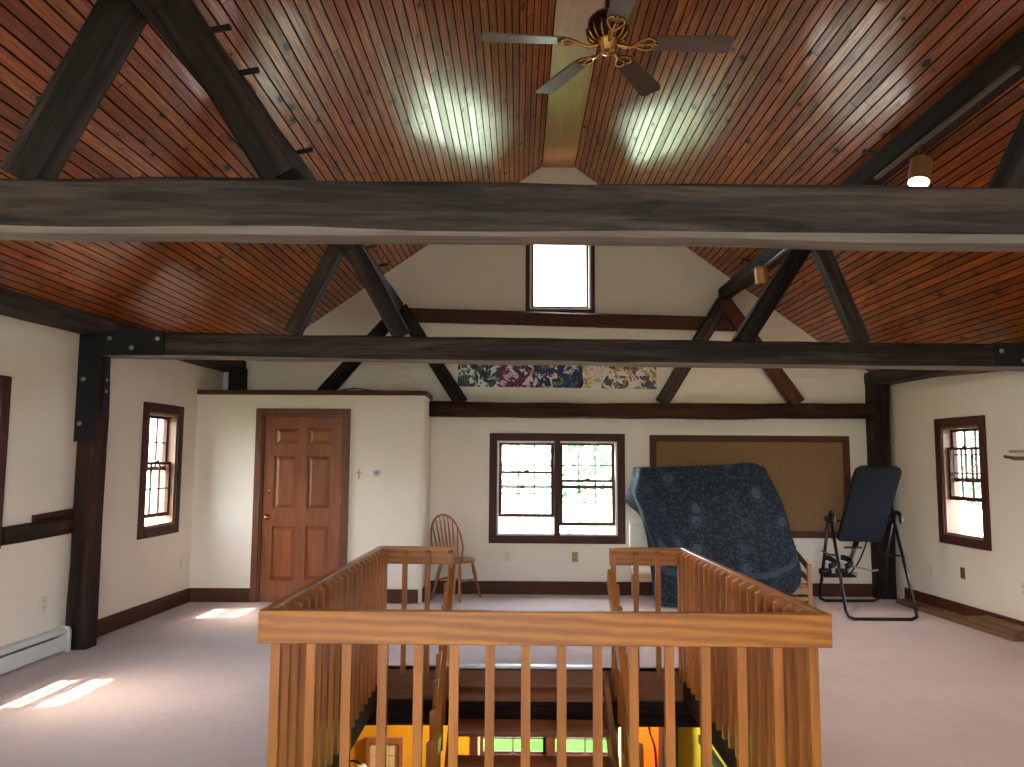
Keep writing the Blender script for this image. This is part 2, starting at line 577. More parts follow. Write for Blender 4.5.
# ------------------------------------------------------------------ room shell
YB, YR = 9.50, -3.20
SKL = 0.055
def xl(y):                                   # the left wall splays slightly too
    return -3.605 - SKL * (YB - y)
ANL = math.atan(SKL)
XL = xl(8.85)
XR0, SKEW = 4.45, 0.075                      # the right wall is not quite parallel
def xr(y):
    return XR0 + SKEW * (YB - y)
ANG = math.atan(SKEW)
T = 0.16
ROOF = [(-4.75, 2.235), (-2.68, 3.125), (0.30, 5.24), (0.66, 5.24), (3.66, 3.03), (4.253, 2.666), (5.75, 1.75)]
def roof_z(x):
    for (a, za), (b, zb) in zip(ROOF, ROOF[1:]):
        if a <= x <= b:
            return za + (zb - za) * (x - a) / (b - a)
    return ROOF[0][1] if x < ROOF[0][0] else ROOF[-1][1]

def wall_cells(a0, a1, z0, top, holes, brk=()):
    """solid wall cells (as quads in (a,z)) around rectangular holes"""
    xs = sorted({a0, a1, *[h[0] for h in holes], *[h[1] for h in holes], *[b for b in brk if a0 < b < a1]})
    cells = []
    for p, q in zip(xs, xs[1:]):
        mid = (p + q) / 2
        hs = sorted([h for h in holes if h[0] <= mid <= h[1]], key=lambda h: h[2])
        z = z0
        for h in hs:
            if h[2] > z:
                cells.append([(p, z), (q, z), (q, h[2]), (p, h[2])])
            z = h[3]
        cells.append([(p, z), (q, z), (q, top(q)), (p, top(p))])
    return cells

# windows: (a0, a1, z0, z1) openings
GW = (0.13, 0.88, 3.42, 4.50)
BW = (-0.255, 1.19, 0.685, 1.81)
LW1 = (7.80, 8.415, 0.885, 2.04)
LW2 = (4.98, 5.718, 1.01, 2.09)
LW_FILL = (-1.1, 0.5, 0.70, 2.12)  # unseen left opening, added to light the near carpet
RWa = (7.83, 8.45, 0.83, 1.955)
REAR_FILL = (-3.2, 1.2, 0.6, 2.15)  # unseen rear glazing, added and sized as fill light
REARG_FILL = (-0.8, 1.7, 2.7, 4.1)  # unseen rear gable opening, added to brighten the far gable

bm = bmesh.new()
for c in wall_cells(XL - 0.3, xr(YB) + 0.35, -0.3, lambda x: roof_z(x) + 0.02, [BW, GW], [p[0] for p in ROOF]):
    prism(bm, c, 'Y', YB, YB + T)
struct('wall_back', bm, M_WALL)
bm = bmesh.new()
LL = (YB - YR) / cos(ANL)
def l_a(y):
    return (y - YR) / cos(ANL)
lh = [(l_a(h[0]), l_a(h[1]), h[2], h[3]) for h in (LW1, LW2, LW_FILL)]
for c in wall_cells(-0.3, LL, -0.3, lambda a: 2.72, lh):
    prism(bm, c, 'Y', 0, T)
ML_ = Matrix.Translation((xl(YR), YR, 0)) @ Matrix.Rotation(pi / 2 - ANL, 4, 'Z')
struct('wall_left', bm, M_WALL, matrix=ML_)
bm = bmesh.new()      # local: a runs along the wall from the back corner towards the viewer
RL = (YB - YR) / cos(ANG) + 0.3
def r_a(y):
    return (YB - y) / cos(ANG)
RW_FILL = (-2.9, -1.5, 0.8, 2.05)  # unseen right opening, added to light the left wall
rh = [(r_a(h[1]), r_a(h[0]), h[2], h[3]) for h in (RWa, RW_FILL)]
for c in wall_cells(0.0, RL, -0.3, lambda a: 2.72, rh):
    prism(bm, c, 'Y', 0, T)
MR = Matrix.Translation((XR0, YB, 0)) @ Matrix.Rotation(-(pi / 2 - ANG), 4, 'Z')
struct('wall_right', bm, M_WALL, matrix=MR)
bm = bmesh.new()
for c in wall_cells(xl(YR) - 0.3, xr(YR) + 0.3, -0.3, lambda x: roof_z(x) + 0.02, [REAR_FILL, REARG_FILL], [p[0] for p in ROOF]):
    prism(bm, c, 'Y', YR - T, YR)
struct('wall_rear', bm, M_WALL)

# ceiling: two slopes of boards, uv in metres (u along the boards, v up the slope)
bm = bmesh.new()
uvl = bm.loops.layers.uv.new('UVMap')
dist = 0.0
y0, y1 = YR - 0.2, YB + 0.02
for i, ((a, za), (b, zb)) in enumerate(zip(ROOF, ROOF[1:])):
    L = sqrt((b - a) ** 2 + (zb - za) ** 2)
    if i != 2:
        # the eave edges follow the splayed walls
        def cut(x, y):
            x = max(xl(y) - T - 0.04, min(xr(y) + T + 0.04, x))
            return (x, y, za + (zb - za) * (x - a) / (b - a))
        cs = [cut(a, y0), cut(b, y0), cut(b, y1), cut(a, y1)]
        lo = [bm.verts.new(p) for p in cs]
        hi = [bm.verts.new((p[0], p[1], p[2] + 0.1)) for p in cs]
        f = bm.faces.new(lo)
        for lp, p in zip(f.loops, cs):
            lp[uvl].uv = (p[1], dist + L * (p[0] - a) / (b - a))
        bm.faces.new(hi[::-1])
        for k in range(4):
            bm.faces.new((lo[k], hi[k], hi[(k + 1) % 4], lo[(k + 1) % 4]))
    dist += L
struct('ceiling', bm, M_CEIL)
struct('trim_1', bx(0.285, 0.675, YR - 0.1, YB + 0.02, 5.215, 5.31), M_RIDGE)      # flat ridge board

# floor with the stairwell opening
WX0, WX1, WY0, WY1 = -1.025, 1.245, 3.34, 6.25
bm = bmesh.new()
fx0, fx1 = xl(YR) - 0.05, 5.7
HX0, HX1 = WX0 - 0.032, WX1 + 0.036       # the opening itself
for a in ((fx0, HX0, YR, YB), (HX1, fx1, YR, YB), (HX0, HX1, YR, WY0), (HX0, HX1, WY1, YB)):
    box(bm, a[0], a[1], a[2], a[3], -0.03, 0.0)
struct('floor', bm, M_CARPET)
bm = bmesh.new()
for a in ((fx0, HX0 - 0.02, YR, YB), (HX1 + 0.02, fx1, YR, YB), (HX0 - 0.02, HX1 + 0.02, YR, WY0 - 0.02), (HX0 - 0.02, HX1 + 0.02, WY1 + 0.02, YB)):
    box(bm, a[0], a[1], a[2], a[3], -0.26, -0.03)
struct('subfloor', bm, M_BELOW)
bm = bmesh.new()      # boards lining the stairwell opening
box(bm, HX0 - 0.02, HX0, WY0, WY1, -0.26, -0.002)
box(bm, HX1, HX1 + 0.02, WY0, WY1, -0.26, -0.002)
box(bm, HX0 - 0.02, HX1 + 0.02, WY0 - 0.02, WY0, -0.26, -0.002)
struct('trim_2', bm, M_DARKER)
struct('trim_3', bx(HX0 - 0.02, HX1 + 0.02, WY1, WY1 + 0.02, -0.235, -0.006), M_TREAD)
struct('trim_4', bx(-0.46, 0.66, WY1 - 0.035, WY1 + 0.035, -0.012, 0.008, 0.004), M_WHITE)   # pale nosing at the head of the stairs

# closet block with the door, open shelf on its top
BX1, BY, BZ = -1.06, 8.85, 2.30
DX0, DX1, DZ = -2.885, -1.968, 2.07
bm = bmesh.new()
pts = [(XL, BY), (BX1 - 0.05, BY), (BX1 - 0.015, BY + 0.015), (BX1, BY + 0.05), (BX1, YB), (BX1 - 0.1, YB), (BX1 - 0.1, BY + 0.1), (XL, BY + 0.1)]
for c in wall_cells(XL, BX1 - 0.06, 0.0, lambda x: BZ, [(DX0, DX1, -0.01, DZ)]):
    if c[2][1] - c[0][1] > 0.02:
        prism(bm, c, 'Y', BY, BY + 0.1)
prism(bm, [(BX1 - 0.06, BY), (BX1 - 0.035, BY + 0.004), (BX1 - 0.012, BY + 0.016), (BX1 - 0.003, BY + 0.035), (BX1, BY + 0.06), (BX1, YB), (BX1 - 0.1, YB), (BX1 - 0.1, BY + 0.1), (BX1 - 0.06, BY + 0.1)], 'Z', 0, BZ)
box(bm, XL, BX1 - 0.1, BY + 0.1, YB, BZ - 0.06, BZ - 0.005)
struct('wall_closet', bm, M_WALL)
bm = bmesh.new()
prism(bm, [(XL, BY - 0.02), (BX1 - 0.06, BY - 0.02), (BX1 + 0.02, BY + 0.06), (BX1 + 0.02, YB), (BX1 - 0.09, YB), (BX1 - 0.09, BY + 0.09), (XL, BY + 0.09)], 'Z', BZ, BZ + 0.055)
struct('trim_5', bm, M_TRIM)

# baseboards
BH = 0.15
def base(name, p0, p1):
    M, L = frame_along((p0[0], p0[1], BH / 2), (p1[0], p1[1], BH / 2))
    b = bx(0, L, -0.012, 0.012, -BH / 2, BH / 2, 0.004)
    return struct(name, b, M_TRIM, matrix=M)
base('baseboard_left', (xl(6.84) + 0.011, 6.84), (xl(BY) + 0.011, BY))
base('baseboard_back', (BX1, YB - 0.011), (4.18, YB - 0.011))
base('baseboard_right', (xr(YB - 0.25) - 0.011, YB - 0.25), (xr(0) - 0.011, 0))
base('baseboard_closet', (XL, BY - 0.011), (DX0 - 0.07, BY - 0.011))
base('baseboard_closet_right', (DX1 + 0.07, BY - 0.011), (BX1 - 0.04, BY - 0.011))
base('baseboard_closet_side', (BX1 + 0.011, BY + 0.06), (BX1 + 0.011, YB))

# ------------------------------------------------------------------ windows
def portal(M, w, h):
    l = bpy.data.lights.new('window_portal', 'AREA')
    l.shape = 'RECTANGLE'
    l.size, l.size_y = w, h
    l.cycles.is_portal = True
    o = bpy.data.objects.new('window_portal', l)
    COL.objects.link(o)
    # light looks along local -Z; window local -y is into the room
    o.matrix_basis = M @ Matrix.Translation((w / 2, T + 0.03, h / 2)) @ Matrix.Rotation(-pi / 2, 4, 'X')
    return o

def sash(parent, w0, w1, z0, z1, y, cols, rows, st=0.036, mun=0.013):
    b = bmesh.new()
    d = 0.018
    box(b, w0, w0 + st, y - d, y + d, z0, z1)
    box(b, w1 - st, w1, y - d, y + d, z0, z1)
    box(b, w0 + st, w1 - st, y - d, y + d, z0, z0 + st * 1.15)
    box(b, w0 + st, w1 - st, y - d, y + d, z1 - st * 0.8, z1)
    s = obj('sash', b, M_SASH, parent)
    g0, g1, h0, h1 = w0 + st, w1 - st, z0 + st * 1.15, z1 - st * 0.8
    m = bmesh.new()
    for i in range(1, cols):
        x = g0 + (g1 - g0) * i / cols
        box(m, x - mun / 2, x + mun / 2, y - 0.01, y + 0.01, h0, h1)
    for j in range(1, rows):
        z = h0 + (h1 - h0) * j / rows
        box(m, g0, g1, y - 0.009, y + 0.009, z - mun / 2, z + mun / 2)
    if cols > 1 or rows > 1:
        obj('muntin_grid', m, M_SASH, s)
    obj('pane', bx(g0 - 0.004, g1 + 0.004, y - 0.002, y + 0.002, h0 - 0.004, h1 + 0.004), M_GLASS, s)
    return s

def window(name, M, w, h, units=1, cols=3, rows=2, raises=(0.1,), casing=0.085, style='dh', por=True, warm=False):
    e = bpy.data.objects.new(name, None)
    COL.objects.link(e)
    e.matrix_basis = M
    e['kind'] = 'structure'
    c = casing
    b = bmesh.new()
    box(b, -c, 0, -0.022, 0.0, -c, h + c, 0.003)
    box(b, w, w + c, -0.022, 0.0, -c, h + c, 0.003)
    box(b, 0, w, -0.022, 0.0, h, h + c, 0.003)
    box(b, 0, w, -0.026, 0.0, -c, 0, 0.003)
    obj('casing', b, M_SASH, e)
    j = 0.022
    b = bmesh.new()
    box(b, 0, j, 0, T, 0, h)
    box(b, w - j, w, 0, T, 0, h)
    box(b, j, w - j, 0, T, h - j, h)
    box(b, j, w - j, 0, T, 0, j)
    obj('jamb_liner', b, M_JAMBW if warm else M_LINER, e)
    uw = (w - (units - 1) * 0.07) / units
    for k in range(units):
        x0 = k * (uw + 0.07) + (j if k == 0 else 0)
        x1 = x0 + uw - (j if k == 0 else 0) - (j if k == units - 1 else 0)
        if k < units - 1:
            obj('mullion', bx(x1, x1 + 0.07, -0.022, T, 0, h, 0.003), M_SASH, e)
        if style == 'dh':
            mid = h * 0.5
            ho = (h - 2 * j) / 2
            r = raises[k]
            sash(e, x0, x1, h - j - ho - 0.01, h - j, 0.105, cols, rows)
            lo = sash(e, x0, x1, j + r, j + r + ho + 0.01, 0.06, cols, rows)
            lk = bmesh.new()
            xm = (x0 + x1) / 2
            box(lk, xm - 0.03, xm + 0.03, 0.03, 0.05, j + r + ho + 0.01, j + r + ho + 0.022, 0.003)
            box(lk, xm - 0.008, xm + 0.02, 0.028, 0.045, j + r + ho + 0.022, j + r + ho + 0.034, 0.003)
            obj('sash_lock', lk, M_BRONZE, lo)
        else:
            sash(e, x0, x1, j, h - j, 0.09, cols, rows, st=0.03)
    if por:
        portal(M, w, h)
    return e

def M_back(a0, z0):
    return Matrix.Translation((a0, YB, z0))
def M_left(a_start, z0):      # local x runs +Y, outward -X
    return ML_ @ Matrix.Translation((l_a(a_start), 0, z0))
def M_rightw(ylow, yhigh, z0):
    return MR @ Matrix.Translation((r_a(yhigh), 0, z0))
def M_rear(x1, z0):           # local x runs -X, outward -Y
    return Matrix(((-1, 0, 0, x1), (0, -1, 0, YR), (0, 0, 1, z0), (0, 0, 0, 1)))

window('window_1', M_left(LW1[0], LW1[2]), LW1[1] - LW1[0], LW1[3] - LW1[2], raises=(0.07,), casing=0.095, warm=True)
window('window_2', M_left(LW2[0], LW2[2]), LW2[1] - LW2[0], LW2[3] - LW2[2], raises=(0.0,), casing=0.095, warm=True)
window('window_3', M_back(BW[0], BW[2]), BW[1] - BW[0], BW[3] - BW[2], units=2, raises=(0.19, 0.09), casing=0.092)
window('window_4', M_back(GW[0], GW[2]), GW[1] - GW[0], GW[3] - GW[2], cols=1, rows=1, style='fixed', casing=0.05)
window('window_5', M_rightw(RWa[0], RWa[1], RWa[2]), RWa[1] - RWa[0], RWa[3] - RWa[2], raises=(0.34,), casing=0.095, warm=True)
window('window_fill_6', M_left(LW_FILL[0], LW_FILL[2]), LW_FILL[1] - LW_FILL[0], LW_FILL[3] - LW_FILL[2], units=2, raises=(0.0, 0.0), casing=0.095)
window('window_fill_10', M_rightw(RW_FILL[0], RW_FILL[1], RW_FILL[2]), RW_FILL[1] - RW_FILL[0], RW_FILL[3] - RW_FILL[2], units=2, raises=(0.0, 0.0), casing=0.095)
window('window_fill_7', M_rear(REAR_FILL[1], REAR_FILL[2]), REAR_FILL[1] - REAR_FILL[0], REAR_FILL[3] - REAR_FILL[2], units=4, cols=2, rows=3, raises=(0, 0, 0, 0))
window('window_fill_8', M_rear(REARG_FILL[1], REARG_FILL[2]), REARG_FILL[1] - REARG_FILL[0], REARG_FILL[3] - REARG_FILL[2], cols=2, rows=2, style='fixed')

# ------------------------------------------------------------------ door
d = bpy.data.objects.new('door_1', None)
COL.objects.link(d)
d.location = (DX0, BY, 0)
d['kind'] = 'structure'
DW = DX1 - DX0
b = bmesh.new()
box(b, -0.075, 0.0, -0.025, 0.0, 0, DZ + 0.075, 0.004)
box(b, DW, DW + 0.075, -0.025, 0.0, 0, DZ + 0.075, 0.004)
box(b, 0, DW, -0.025, 0.0, DZ, DZ + 0.075, 0.004)
box(b, -0.0, 0.02, 0.0, 0.09, 0, DZ)
box(b, DW - 0.02, DW, 0.0, 0.09, 0, DZ)
box(b, 0.02, DW - 0.02, 0.0, 0.09, DZ - 0.02, DZ)
obj('door_casing', b, M_DOORC, d)
b = bmesh.new()
l0, l1, zt = 0.024, DW - 0.024, DZ - 0.024
cols = [(l0 + 0.115, DW / 2 - 0.055), (DW / 2 + 0.055, l1 - 0.115)]
rows = [(0.235, 0.83), (1.02, 1.62), (1.74, 1.93)]
box(b, l0, l1, 0.035, 0.06, 0.006, zt)
box(b, l0, l0 + 0.115, 0.014, 0.035, 0.006, zt)
box(b, l1 - 0.115, l1, 0.014, 0.035, 0.006, zt)
box(b, DW / 2 - 0.055, DW / 2 + 0.055, 0.014, 0.035, 0.006, zt)
for (c0, c1) in cols:
    zz = [0.006] + [v for r in rows for v in r] + [zt]
    for k in range(0, len(zz), 2):
        box(b, c0, c1, 0.014, 0.035, zz[k], zz[k + 1])
leaf = obj('door_leaf', b, M_DOOR, d)
for (c0, c1) in cols:
    for (r0, r1) in rows:
        p = bmesh.new()
        g = 0.012
        A = [p.verts.new(v) for v in ((c0 + g, 0.0348, r0 + g), (c1 - g, 0.0348, r0 + g), (c1 - g, 0.0348, r1 - g), (c0 + g, 0.0348, r1 - g))]
        i = 0.04
        B = [p.verts.new(v) for v in ((c0 + g + i, 0.02, r0 + g + i), (c1 - g - i, 0.02, r0 + g + i), (c1 - g - i, 0.02, r1 - g - i), (c0 + g + i, 0.02, r1 - g - i))]
        p.faces.new(B)
        for k in range(4):
            p.faces.new((A[k], A[(k + 1) % 4], B[(k + 1) % 4], B[k]))
        p.faces.new(A[::-1])
        obj('raised_panel', p, M_DOOR, leaf)
RX = Matrix.Rotation(pi / 2, 4, 'X')
b = bmesh.new()
lathe(b, [(0.03, 0.0), (0.03, 0.006), (0.011, 0.01), (0.011, 0.035), (0.024, 0.042), (0.029, 0.055), (0.024, 0.068), (0.008, 0.074)], 20, Matrix.Translation((l0 + 0.06, 0.014, 0.93)) @ RX)
obj('door_knob', b, M_BRASS, d, smooth=True)
b = bmesh.new()
lathe(b, [(0.026, 0.0), (0.026, 0.01), (0.02, 0.016), (0.004, 0.018)], 20, Matrix.Translation((l0 + 0.06, 0.014, 1.22)) @ RX)
box(b, l0 + 0.055, l0 + 0.065, -0.018, -0.002, 1.205, 1.235)
obj('deadbolt', b, M_BRASS, d, smooth=False)
for z in (0.25, 1.08, 1.85):
    b = bmesh.new()
    lathe(b, [(0.008, 0), (0.008, 0.09)], 10, Matrix.Translation((l1 + 0.004, 0.008, z)))
    obj('hinge', b, M_BRASS, d)

# ------------------------------------------------------------------ timber frame
def tim(name, label, p0, p1, wy, hz, mat, group=None, cat='beam', **k):
    o = timber(name, p0, p1, wy, hz, mat, None, **k)
    return tag(o, label, cat, group)

T1, T2, T3 = 3.05, 6.65, 9.30
tim('tie_beam', 'wide dark tie beam nearest the viewer, crossing the whole room under the ceiling fan', (-4.0, T1 + 0.09, 2.63), (4.95, T1 + 0.09, 2.555), 0.17, 0.225, M_DARK, seed=1, rough=0.014, cham=0.02, under=M_PALEUNDER)
tim('tie_beam', 'dark tie beam bolted by black iron brackets between the two side posts', (-3.76, T2 + 0.11, 2.565), (4.66, T2 + 0.11, 2.49), 0.22, 0.21, M_DARK, seed=2, rough=0.012, sag=0.01, cham=0.014, under=M_PALEUNDER)
tim('tie_beam', 'dark tie beam along the back wall above the double window and cork board', (BX1 - 0.02, T3 + 0.09, 2.18), (4.2, T3 + 0.09, 2.19), 0.18, 0.18, M_POST, seed=3, rough=0.016, sag=0.012)
tim('collar_beam', 'straight brown collar beam on the gable wall under the bright attic window', (-1.42, YB - 0.05, 3.335), (2.62, YB - 0.05, 3.235), 0.1, 0.165, M_TRIM, seed=4, rough=0.004)
# purlins running the length of the roof
tim('purlin', 'long dark purlin under the left roof slope with pegs along its side', (-1.55, -3.1, 3.62), (-1.50, YB, 3.43), 0.15, 0.17, M_DARK, seed=5, rough=0.01)
PL = bpy.data.objects['purlin']
tim('purlin', 'long dark purlin under the right roof slope carrying the spotlight track', (2.52, -3.1, 3.66), (2.52, YB, 3.62), 0.15, 0.16, M_DARKER, seed=6, rough=0.01)
PRr = [o for o in bpy.data.objects if o.name.startswith('purlin') and o is not PL][0]
def pegs(root, x, sgn, ys, z):
    inv = root.matrix_basis.inverted()
    for y in ys:
        M, L = frame_along((x + sgn * 0.06, y, z), (x + sgn * 0.16, y, z + 0.02))
        o = obj('peg', bx(0, L, -0.012, 0.012, -0.012, 0.012, 0.003), M_DARK, root, matrix=inv @ M)
pegs(PL, -1.50, 1, (3.45, 3.85, 4.9, 7.2, 7.9), 3.56)
pegs(PRr, 2.52, -1, (5.25, 7.0, 8.2), 3.70)
# canted posts: pairs leaning together under each purlin
def cant(y, zb, xs, tops, wid, dep, mats, where, seed):
    (xi0, xo0, xi1, xo1) = xs
    nm = ['inner', 'outer']
    lab = {
        'a': ('dark inner strut leaning up left from the nearest tie beam to the left purlin', 'broad grey strut at upper left leaning right from the nearest tie beam', 'dark strut at the right end of the nearest tie beam leaning to the purlin', 'outer right strut standing on the nearest tie beam beyond the right edge'),
        'b': ('dark inner strut from the bracketed tie beam up left to the left purlin', 'dark outer strut from the bracketed tie beam leaning right up to the left purlin', 'thick black inner strut from the bracketed tie beam up right beside the far spotlight', 'grey outer strut from the bracketed tie beam leaning left up to the right purlin'),
        'c': ('dark inner strut on the gable wall left of the long abstract painting', 'dark outer strut on the gable wall rising from the closet top', 'dark inner strut on the gable wall right of the long abstract painting', 'brown outer strut on the gable wall above the cork board')}[where]
    pts = [((xi0, zb[0]), tops[0], 0), ((xo0, zb[0]), tops[2], 1), ((xi1, zb[1]), tops[1], 2), ((xo1, zb[1]), tops[3], 3)]
    for (b0, t0, k) in pts:
        if where == 'a' and k == 3:
            continue                              # wholly outside the view
        tim('canted_strut', lab[k], (b0[0], y, b0[1]), (t0[0], y, t0[1]), dep, wid * (0.8 if k % 2 and where == 'b' else 1.0), mats[k], 'canted struts under the purlins', seed=seed + k, rough=0.012, cat='strut', up=(0, 1, 0) if False else (0, 0, 1))
cant(T1 + 0.09, (2.73, 2.66), (-0.97, -2.05, 1.99, 3.0), ((-1.49, 3.53), (2.5, 3.6), (-1.64, 3.56), (2.6, 3.6)), 0.155, 0.15, [M_DARKER, M_DARK, M_DARK, M_DARK], 'a', 20)
cant(T2 + 0.10, (2.66, 2.60), (-1.02, -1.97, 1.92, 2.97), ((-1.48, 3.47), (2.58, 3.60), (-1.58, 3.47), (2.58, 3.57)), 0.15, 0.17, [M_DARK, M_DARK, M_DARKER, M_DARK], 'b', 30)
cant(T3 + 0.06, (2.25, 2.27), (-0.68, -2.43, 1.71, 3.33), ((-1.43, 3.40), (2.47, 3.50), (-1.43, 3.40), (2.47, 3.50)), 0.165, 0.12, [M_DARKER, M_DARKER, M_DARK, M_TRIM], 'c', 40)
# posts and plates
tim('corner_post', 'dark reddish timber post on the left wall with the black iron bracket', (-3.665, T2 + 0.09, 0.0), (-3.665, T2 + 0.09, 2.62), 0.18, 0.19, M_POST, seed=50, rough=0.014, cat='post', up=(0, 1, 0))
tim('corner_post', 'dark timber post in the back right corner behind the inversion table', (4.29, T3 + 0.10, 0.0), (4.29, T3 + 0.10, 2.62), 0.22, 0.19, M_POST, seed=51, rough=0.012, cat='post', up=(0, 1, 0))
tim('corner_post', 'short dark post standing above the closet top in the back left corner', (-3.38, T3 + 0.08, BZ + 0.0), (-3.38, T3 + 0.08, 2.66), 0.19, 0.17, M_DARKER, seed=52, cat='post', up=(0, 1, 0))
tim('wall_plate', 'heavy dark wall plate along the top of the left wall', (xl(YR) + 0.13, YR, 2.71), (xl(YB) + 0.13, YB, 2.70), 0.30, 0.14, M_DARK, seed=53, rough=0.012)
tim('wall_plate', 'heavy dark wall plate along the top of the right wall', (xr(YR) - 0.12, YR, 2.60), (xr(YB) - 0.12, YB, 2.58), 0.30, 0.15, M_DARK, seed=54, rough=0.012)
tim('wall_girt', 'dark horizontal girt on the left wall between the window and the post', (xl(5.82), 5.82, 1.005), (xl(6.655), 6.655, 1.022), 0.08, 0.14, M_POST, seed=55)
tim('girt_block', 'short dark wedge block resting on the left wall girt', (xl(6.16), 6.16, 1.106), (xl(6.655), 6.655, 1.125), 0.075, 0.06, M_POST, seed=56, cat='block')

# iron brackets
def bracket(name, label, x_in, x_arm, sgn, ztop, zarm, zleg, y):
    t = thing(name, label, 'bracket', (x_in, y, ztop))
    L = abs(x_arm - x_in)
    b = bmesh.new()
    a = sgn
    pts = [(0, 0), (a * L, 0), (a * L, -(ztop - zarm)), (a * 0.19, -(ztop - zarm)), (a * 0.17, -0.28), (a * 0.17, -(ztop - zleg)), (0, -(ztop - zleg))]
    prism(b, pts, 'Y', -0.012, 0.0)
    obj('plate', b, M_IRON, t)
    bolts = [(0.31 * L * 1.15, -0.07), (0.92 * L, -0.07), (0.62 * L, -0.15), (0.055, -0.42), (0.045, -0.80), ]
    if sgn > 0:
        sp = obj('side_plate', bx(0.206, 0.214, 0.03, 0.12, -0.72, -0.24), M_IRON, t)
        for w in (-0.42, -0.52):
            b = bmesh.new()
            lathe(b, [(0.018, 0), (0.012, 0.008), (0.004, 0.016)], 10, Matrix.Translation((0.214, 0.07, w)) @ Matrix.Rotation(pi / 2, 4, 'Y'))
            obj('bolt', b, M_BOLT, sp)
    for (u, w) in bolts:
        if sgn < 0 and w < -0.25 and u > 0.1:
            continue
        b = bmesh.new()
        lathe(b, [(0.02, 0), (0.02, 0.004), (0.013, 0.006), (0.012, 0.014), (0.004, 0.017)], 10, Matrix.Translation((a * u, -0.012, w)) @ RX)
        obj('bolt', b, M_BOLT, t)
    return t
bracket('iron_bracket', 'black iron angle bracket bolted over the left post and tie beam', -3.765, -3.035, 1, 2.672, 2.46, 1.72, T2 - 0.012)
bracket('iron_bracket', 'black iron angle bracket at the right end of the bolted tie beam', 4.66, 4.04, -1, 2.60, 2.40, 1.72, T2 - 0.012)
tim('corner_post', 'dark timber post on the right wall under the right iron bracket', (xr(T2) - 0.03, T2 + 0.10, 0.0), (xr(T2) - 0.03, T2 + 0.10, 2.40), 0.18, 0.18, M_POST, seed=57, rough=0.014, cat='post', up=(0, 1, 0))

# ------------------------------------------------------------------ stairwell railing
def rz(y):           # the railing top drops slightly to the back
    return 0.972 + (0.906 - 0.972) * (y - 3.30) / 2.97
RH = 0.135
t = thing('stairwell_railing', 'varnished oak railing with square balusters around the open stairwell', 'railing', (0.11, 3.32, 0))
O = V((0.11, 3.32, 0))
def rail(name, p0, p1, mat=M_OAKX, th=0.04, h=RH):
    return plank(name, V(p0) - O, V(p1) - O, th, h, mat, t, bev=0.004)
zf = rz(3.32) - RH / 2
zb_ = rz(6.27) - RH / 2
rail('front_rail', (-1.068, 3.32, zf), (1.288, 3.32, zf))
rail('side_rail', (-1.045, 3.342, zf), (-1.075, 6.29, zb_))
rail('side_rail', (1.265, 3.342, zf), (1.30, 6.29, zb_))
rail('back_rail', (-1.054, 6.27, zb_), (-0.50, 6.27, zb_))
rail('back_rail', (0.72, 6.27, zb_), (1.28, 6.27, zb_))
BW_ = 0.038
def baluster_bm(top, bot, nx, ny):
    """square baluster, its top cut back on the side facing (nx,ny)"""
    b = bmesh.new()
    h = BW_ / 2
    vs = {}
    for sx in (-1, 1):
        for sy in (-1, 1):
            inner = (sx * nx + sy * ny) > 0
            vs[(sx, sy, 0)] = b.verts.new((sx * h, sy * h, bot))
            vs[(sx, sy, 1)] = b.verts.new((sx * h, sy * h, top - (0.02 if inner else 0)))
    for k in (0, 1):
        b.faces.new([vs[(-1, -1, k)], vs[(1, -1, k)], vs[(1, 1, k)], vs[(-1, 1, k)]])
    ring = [(-1, -1), (1, -1), (1, 1), (-1, 1)]
    for i in range(4):
        a, c = ring[i], ring[(i + 1) % 4]
        b.faces.new([vs[(*a, 0)], vs[(*c, 0)], vs[(*c, 1)], vs[(*a, 1)]])
    return b
def baluster(x, y, top, bot, nx, ny, parent=t, org=O):
    return obj('baluster', baluster_bm(top, bot, nx, ny), M_OAKZ, parent, matrix=Matrix.Translation(V((x, y, 0)) - org))
BOT = -0.05
for i in range(16):
    x = -1.004 + i * (2.228 / 15)
    baluster(x, 3.34 + BW_ / 2 + 0.001, rz(3.3) - 0.015, BOT, 0, 1)
ns = 19
for i in range(1, ns + 1):
    y = 3.36 + i * (2.84 / ns)
    sp = 0.03 * (y - 3.34) / 2.95
    baluster(WX0 - sp + BW_ / 2 + 0.001, y, rz(y) - 0.012, BOT, 1, 0)
    baluster(WX1 + 1.15 * sp - BW_ / 2 - 0.001, y, rz(y) - 0.012, BOT, -1, 0)
for x in (-0.88, -0.70, -0.525, 0.745, 0.92, 1.09):
    baluster(x, 6.25 - BW_ / 2 - 0.001, rz(6.1) - 0.03, BOT, 0, -1)

# stairs descending towards the viewer
RISE, RUN = 0.168, 0.25
st = thing('staircase', 'open riser wooden staircase going down inside the railing', 'staircase', (0.1, 6.25, -2.7))
SO = V((0.1, 6.25, -2.7))
NT = 15
for i in range(1, NT):
    z = 0.012 - RISE * i
    yn = 6.0 - RUN * (i - 1)
    if yn < 2.6:
        break
    obj('tread', bx(-0.55, 0.55, -0.145, 0.145, -0.032, 0, 0.004), M_TREAD, st, matrix=Matrix.Translation(V((0.1, yn + 0.135, z)) - SO))
yend = 2.7
zend = -RISE / RUN * (6.25 - yend)
for x in (-0.47, 0.675):
    plank('stringer', V((x, 6.23, -0.14)) - SO, V((x, yend, zend - 0.14)) - SO, 0.04, 0.24, M_TREAD, st)

